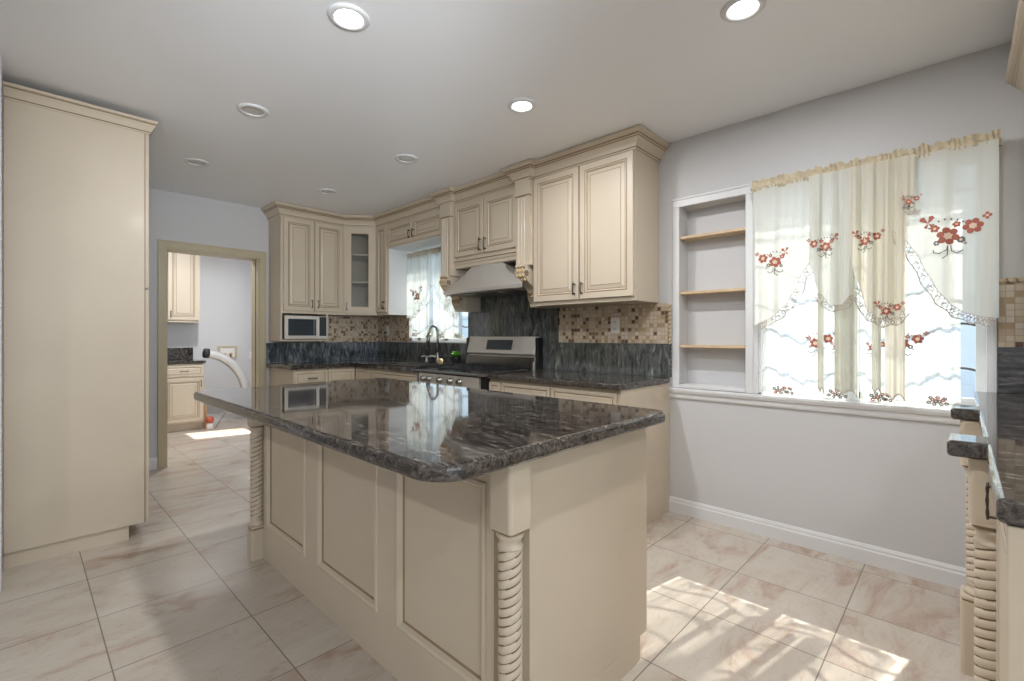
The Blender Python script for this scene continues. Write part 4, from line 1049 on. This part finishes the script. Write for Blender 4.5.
# dense inner folds of the lower curtains (gathered where the panels meet)
def gathered(label, ya_, yb_, x0, zb, ztop, f, ph, mat='jabot', amp=.012):
    edge = lambda u: zb+.03*abs(math.sin(u*5))
    m, s = curtain_piece(x0, ya_, yb_, ztop, edge, amp, f, ph, 50, 40)
    o = m.build('gathered_curtain', mat, None); tag(o, label, 'curtain', GC)
    P = planeP(s, ya_, yb_, ztop, edge); hm = MB(); leafy(hm, P, [(ya_+(yb_-ya_)*i/20, edge(i/20)+.006) for i in range(21)], .005, 0); hm.build('hem_trim', 'lace', o)
    return o
gathered('wide bunched opaque fold of curtain hanging just left of the middle of the wide window', .402, .500, 3.058, .895, 2.09, 95, .3, 'fold')
gathered('slim bunched opaque fold of curtain hanging at the middle of the wide window', .300, .340, 3.056, .915, 2.09, 130, 1.3, 'fold')
gathered('narrowest dark fold of curtain in the left half of the wide window', .548, .580, 3.060, .90, 2.09, 130, 2.3, 'fold')
gathered('pale bunched fold of curtain hanging right of the middle of the wide window', .205, .285, 3.060, .89, 2.09, 110, .9, 'jabot')
# swags
def swag(label, ya_, yb_, x0, e, amp, f, ph, mat, bq, lace_u, wdt=.036, ztop=ZR):
    edge = interp(e)
    m, s = curtain_piece(x0, ya_, yb_, ztop, edge, amp, f, ph, 110, 40)
    o = m.build('swag_valance', mat, None); tag(o, label, 'curtain', GC)
    P = planeP(s, ya_, yb_, ztop, edge)
    for (y, z, sc, fl2) in bq: bouquet(o, P, y, z, sc, fl2)
    if lace_u: lace(o, P, edge, ya_, yb_, lace_u[0], lace_u[1], wdt, lace_u[2])
    return o
# left swag: y .905 (left) -> .56 ; u=0 at y=.905
swag('left embroidered swag valance with lace edge beside the niche', .905, .555, 3.035, [(0, 1.285), (.12, 1.30), (.30, 1.33), (.50, 1.40), (.62, 1.47), (.75, 1.58), (.88, 1.66), (1, 1.78)], .013, 44, .2, 'swag', [(.785, 1.650, .75, -1)], (.08, .95, 26))
swag('right embroidered swag valance with lace edge at the right end of the wide window', -.120, .235, 3.030, [(0, 1.30), (.12, 1.305), (.30, 1.325), (.42, 1.36), (.55, 1.42), (.68, 1.52), (.80, 1.63), (.92, 1.70), (1, 1.86)], .011, 36, 2.2, 'swag', [(.048, 1.692, 1.0, 1)], (.05, .95, 26))
# centre jabots, gathered
swag('middle-left gathered swag with small flowers beside the left swag', .615, .415, 3.022, [(0, 1.62), (.25, 1.46), (.5, 1.385), (.75, 1.385), (1, 1.44)], .017, 95, .8, 'swag', [(.535, 1.705, .62, -1)], (.3, 1, 12), .03)
swag('middle gathered beige swag ending in a flowered lace tip', .425, .200, 3.012, [(0, 1.62), (.12, 1.52), (.35, 1.34), (.6, 1.30), (.85, 1.31), (1, 1.36)], .018, 100, 1.9, 'jabot', [(.36, 1.71, .55, 1), (.275, 1.345, .5, 1)], (.2, .95, 16), .032)
swag('short narrow folded tail with flowered tip near the right swag', .225, .165, 3.005, [(0, 2.0), (.5, 1.86), (.8, 1.82), (1, 1.84)], .008, 90, .3, 'jabot', [(.188, 1.875, .35, 1)], (.4, 1, 5), .02)
# ruffled rod pocket header
hd = MB()
def hsurf(u, v, side):
    y = .912-1.04*u; d = .55+.45*(1 if .30 < u < .78 else .3)
    q_ = math.sin(u*97+2*math.sin(u*23))+.7*math.sin(u*211+3*math.sin(u*37)); z = 2.078+.072*v+(.007*q_*v)*d; t = .012+.012*math.sin(PI*min(1, v*1.6))
    return (3.055-(t+.005*math.sin(u*260+3*math.sin(u*51)+v*3)*d)*side, y, z)
hd.grid(300, 9, lambda a, b: hsurf(a, b, 1)); hd.grid(300, 9, lambda a, b: hsurf(a, b, -1))
o = hd.build('rod_pocket_header', 'hem', None); tag(o, 'ruffled cream rod pocket header along the top of the wide window curtains', 'curtain header', GC)
m = MB(); m.tube([(3.055, .925, 2.108), (3.055, -.128, 2.108)], .009, 10); m.tube([(3.055, .922, 2.108), (3.10, .922, 2.108), (3.139, .922, 2.108)], .007, 8); m.tube([(3.055, -.126, 2.108), (3.139, -.126, 2.108)], .007, 8)
tag(m.build('curtain_rod', 'plastic', None), 'slim white curtain rod inside the ruffled header of the wide window', 'curtain rod')

# sink window curtain
GS = 'curtain pieces at the sink window'
m = MB(); m.tube([(3.06, 4.60, 2.125), (3.06, 3.62, 2.125)], .008, 10); m.lathe(3.06, 4.60, [(.014, 2.111), (.018, 2.125), (.014, 2.139)], 10); m.tube([(3.06, 4.585, 2.125), (3.14, 4.585, 2.125)], .006, 6)
tag(m.build('curtain_rod', 'pewter', None), 'dark slim curtain rod above the sink window', 'curtain rod')
o = sheer('white sheer curtain hanging over the left half of the sink window', 4.09, 4.56, 3.075, 1.20, [], 60, .1, GS, 2.14, amp=.014)
edge = lambda u: 1.20
m = MB()
def Pk(y, z, off=.003): return (3.056-off, y, z)
o2 = sheer('white sheer curtain hanging over the right half of the sink window', 3.63, 4.07, 3.075, 1.19, [], 55, 1.1, GS, 2.14, amp=.014)
def topper(label, ya_, yb_, e, bq):
    edge = interp(e); m, s = curtain_piece(3.045, ya_, yb_, 2.14, edge, .010, 45, .5, 90, 30); o = m.build('swag_valance', 'sheer', None); tag(o, label, 'curtain', GS)
    P = planeP(s, ya_, yb_, 2.14, edge)
    for (y, z, sc, fl2) in bq: bouquet(o, P, y, z, sc, fl2)
    lace(o, P, edge, ya_, yb_, .08, .95, .035, 20)
topper('left embroidered white topper over the sink window', 4.565, 4.10, [(0, 1.42), (.3, 1.46), (.6, 1.58), (1, 1.80)], [(4.36, 1.66, 1.0, -1)])
topper('right embroidered white topper over the sink window', 3.63, 4.08, [(0, 1.42), (.3, 1.46), (.6, 1.58), (1, 1.80)], [(3.80, 1.66, 1.0, 1)])
hd = MB()
hd.grid(160, 6, lambda u, v: (3.048-.004*math.sin(u*200), 4.57-.95*u, 2.10+.055*v+.006*math.sin(u*160)*v))
tag(hd.build('rod_pocket_header', 'hem', None), 'cream rod pocket header of the sink window curtains', 'curtain header', GS)
# hedge outside
random.seed(3)
def bush(x, y, z, R, label):
    m = MB(); 
    def fn(u, v):
        th = 2*PI*u; ph = PI*(v-.5); q = R*(1+.12*math.sin(7*th+3*ph)+.1*math.sin(11*th-5*ph)+.07*math.sin(17*ph+4*th))
        return (x+q*math.cos(ph)*math.cos(th), y+q*math.cos(ph)*math.sin(th), z+q*.9*math.sin(ph))
    m.grid(40, 24, fn); tag(m.build('garden_bush', 'hedge', None), label, 'bush', 'bushes outside the sink window')
bush(5.9, 5.0, .62, .72, 'dull green bush outside the sink window, left one'); bush(5.7, 7.4, .6, .72, 'dull green bush outside the sink window, right one')
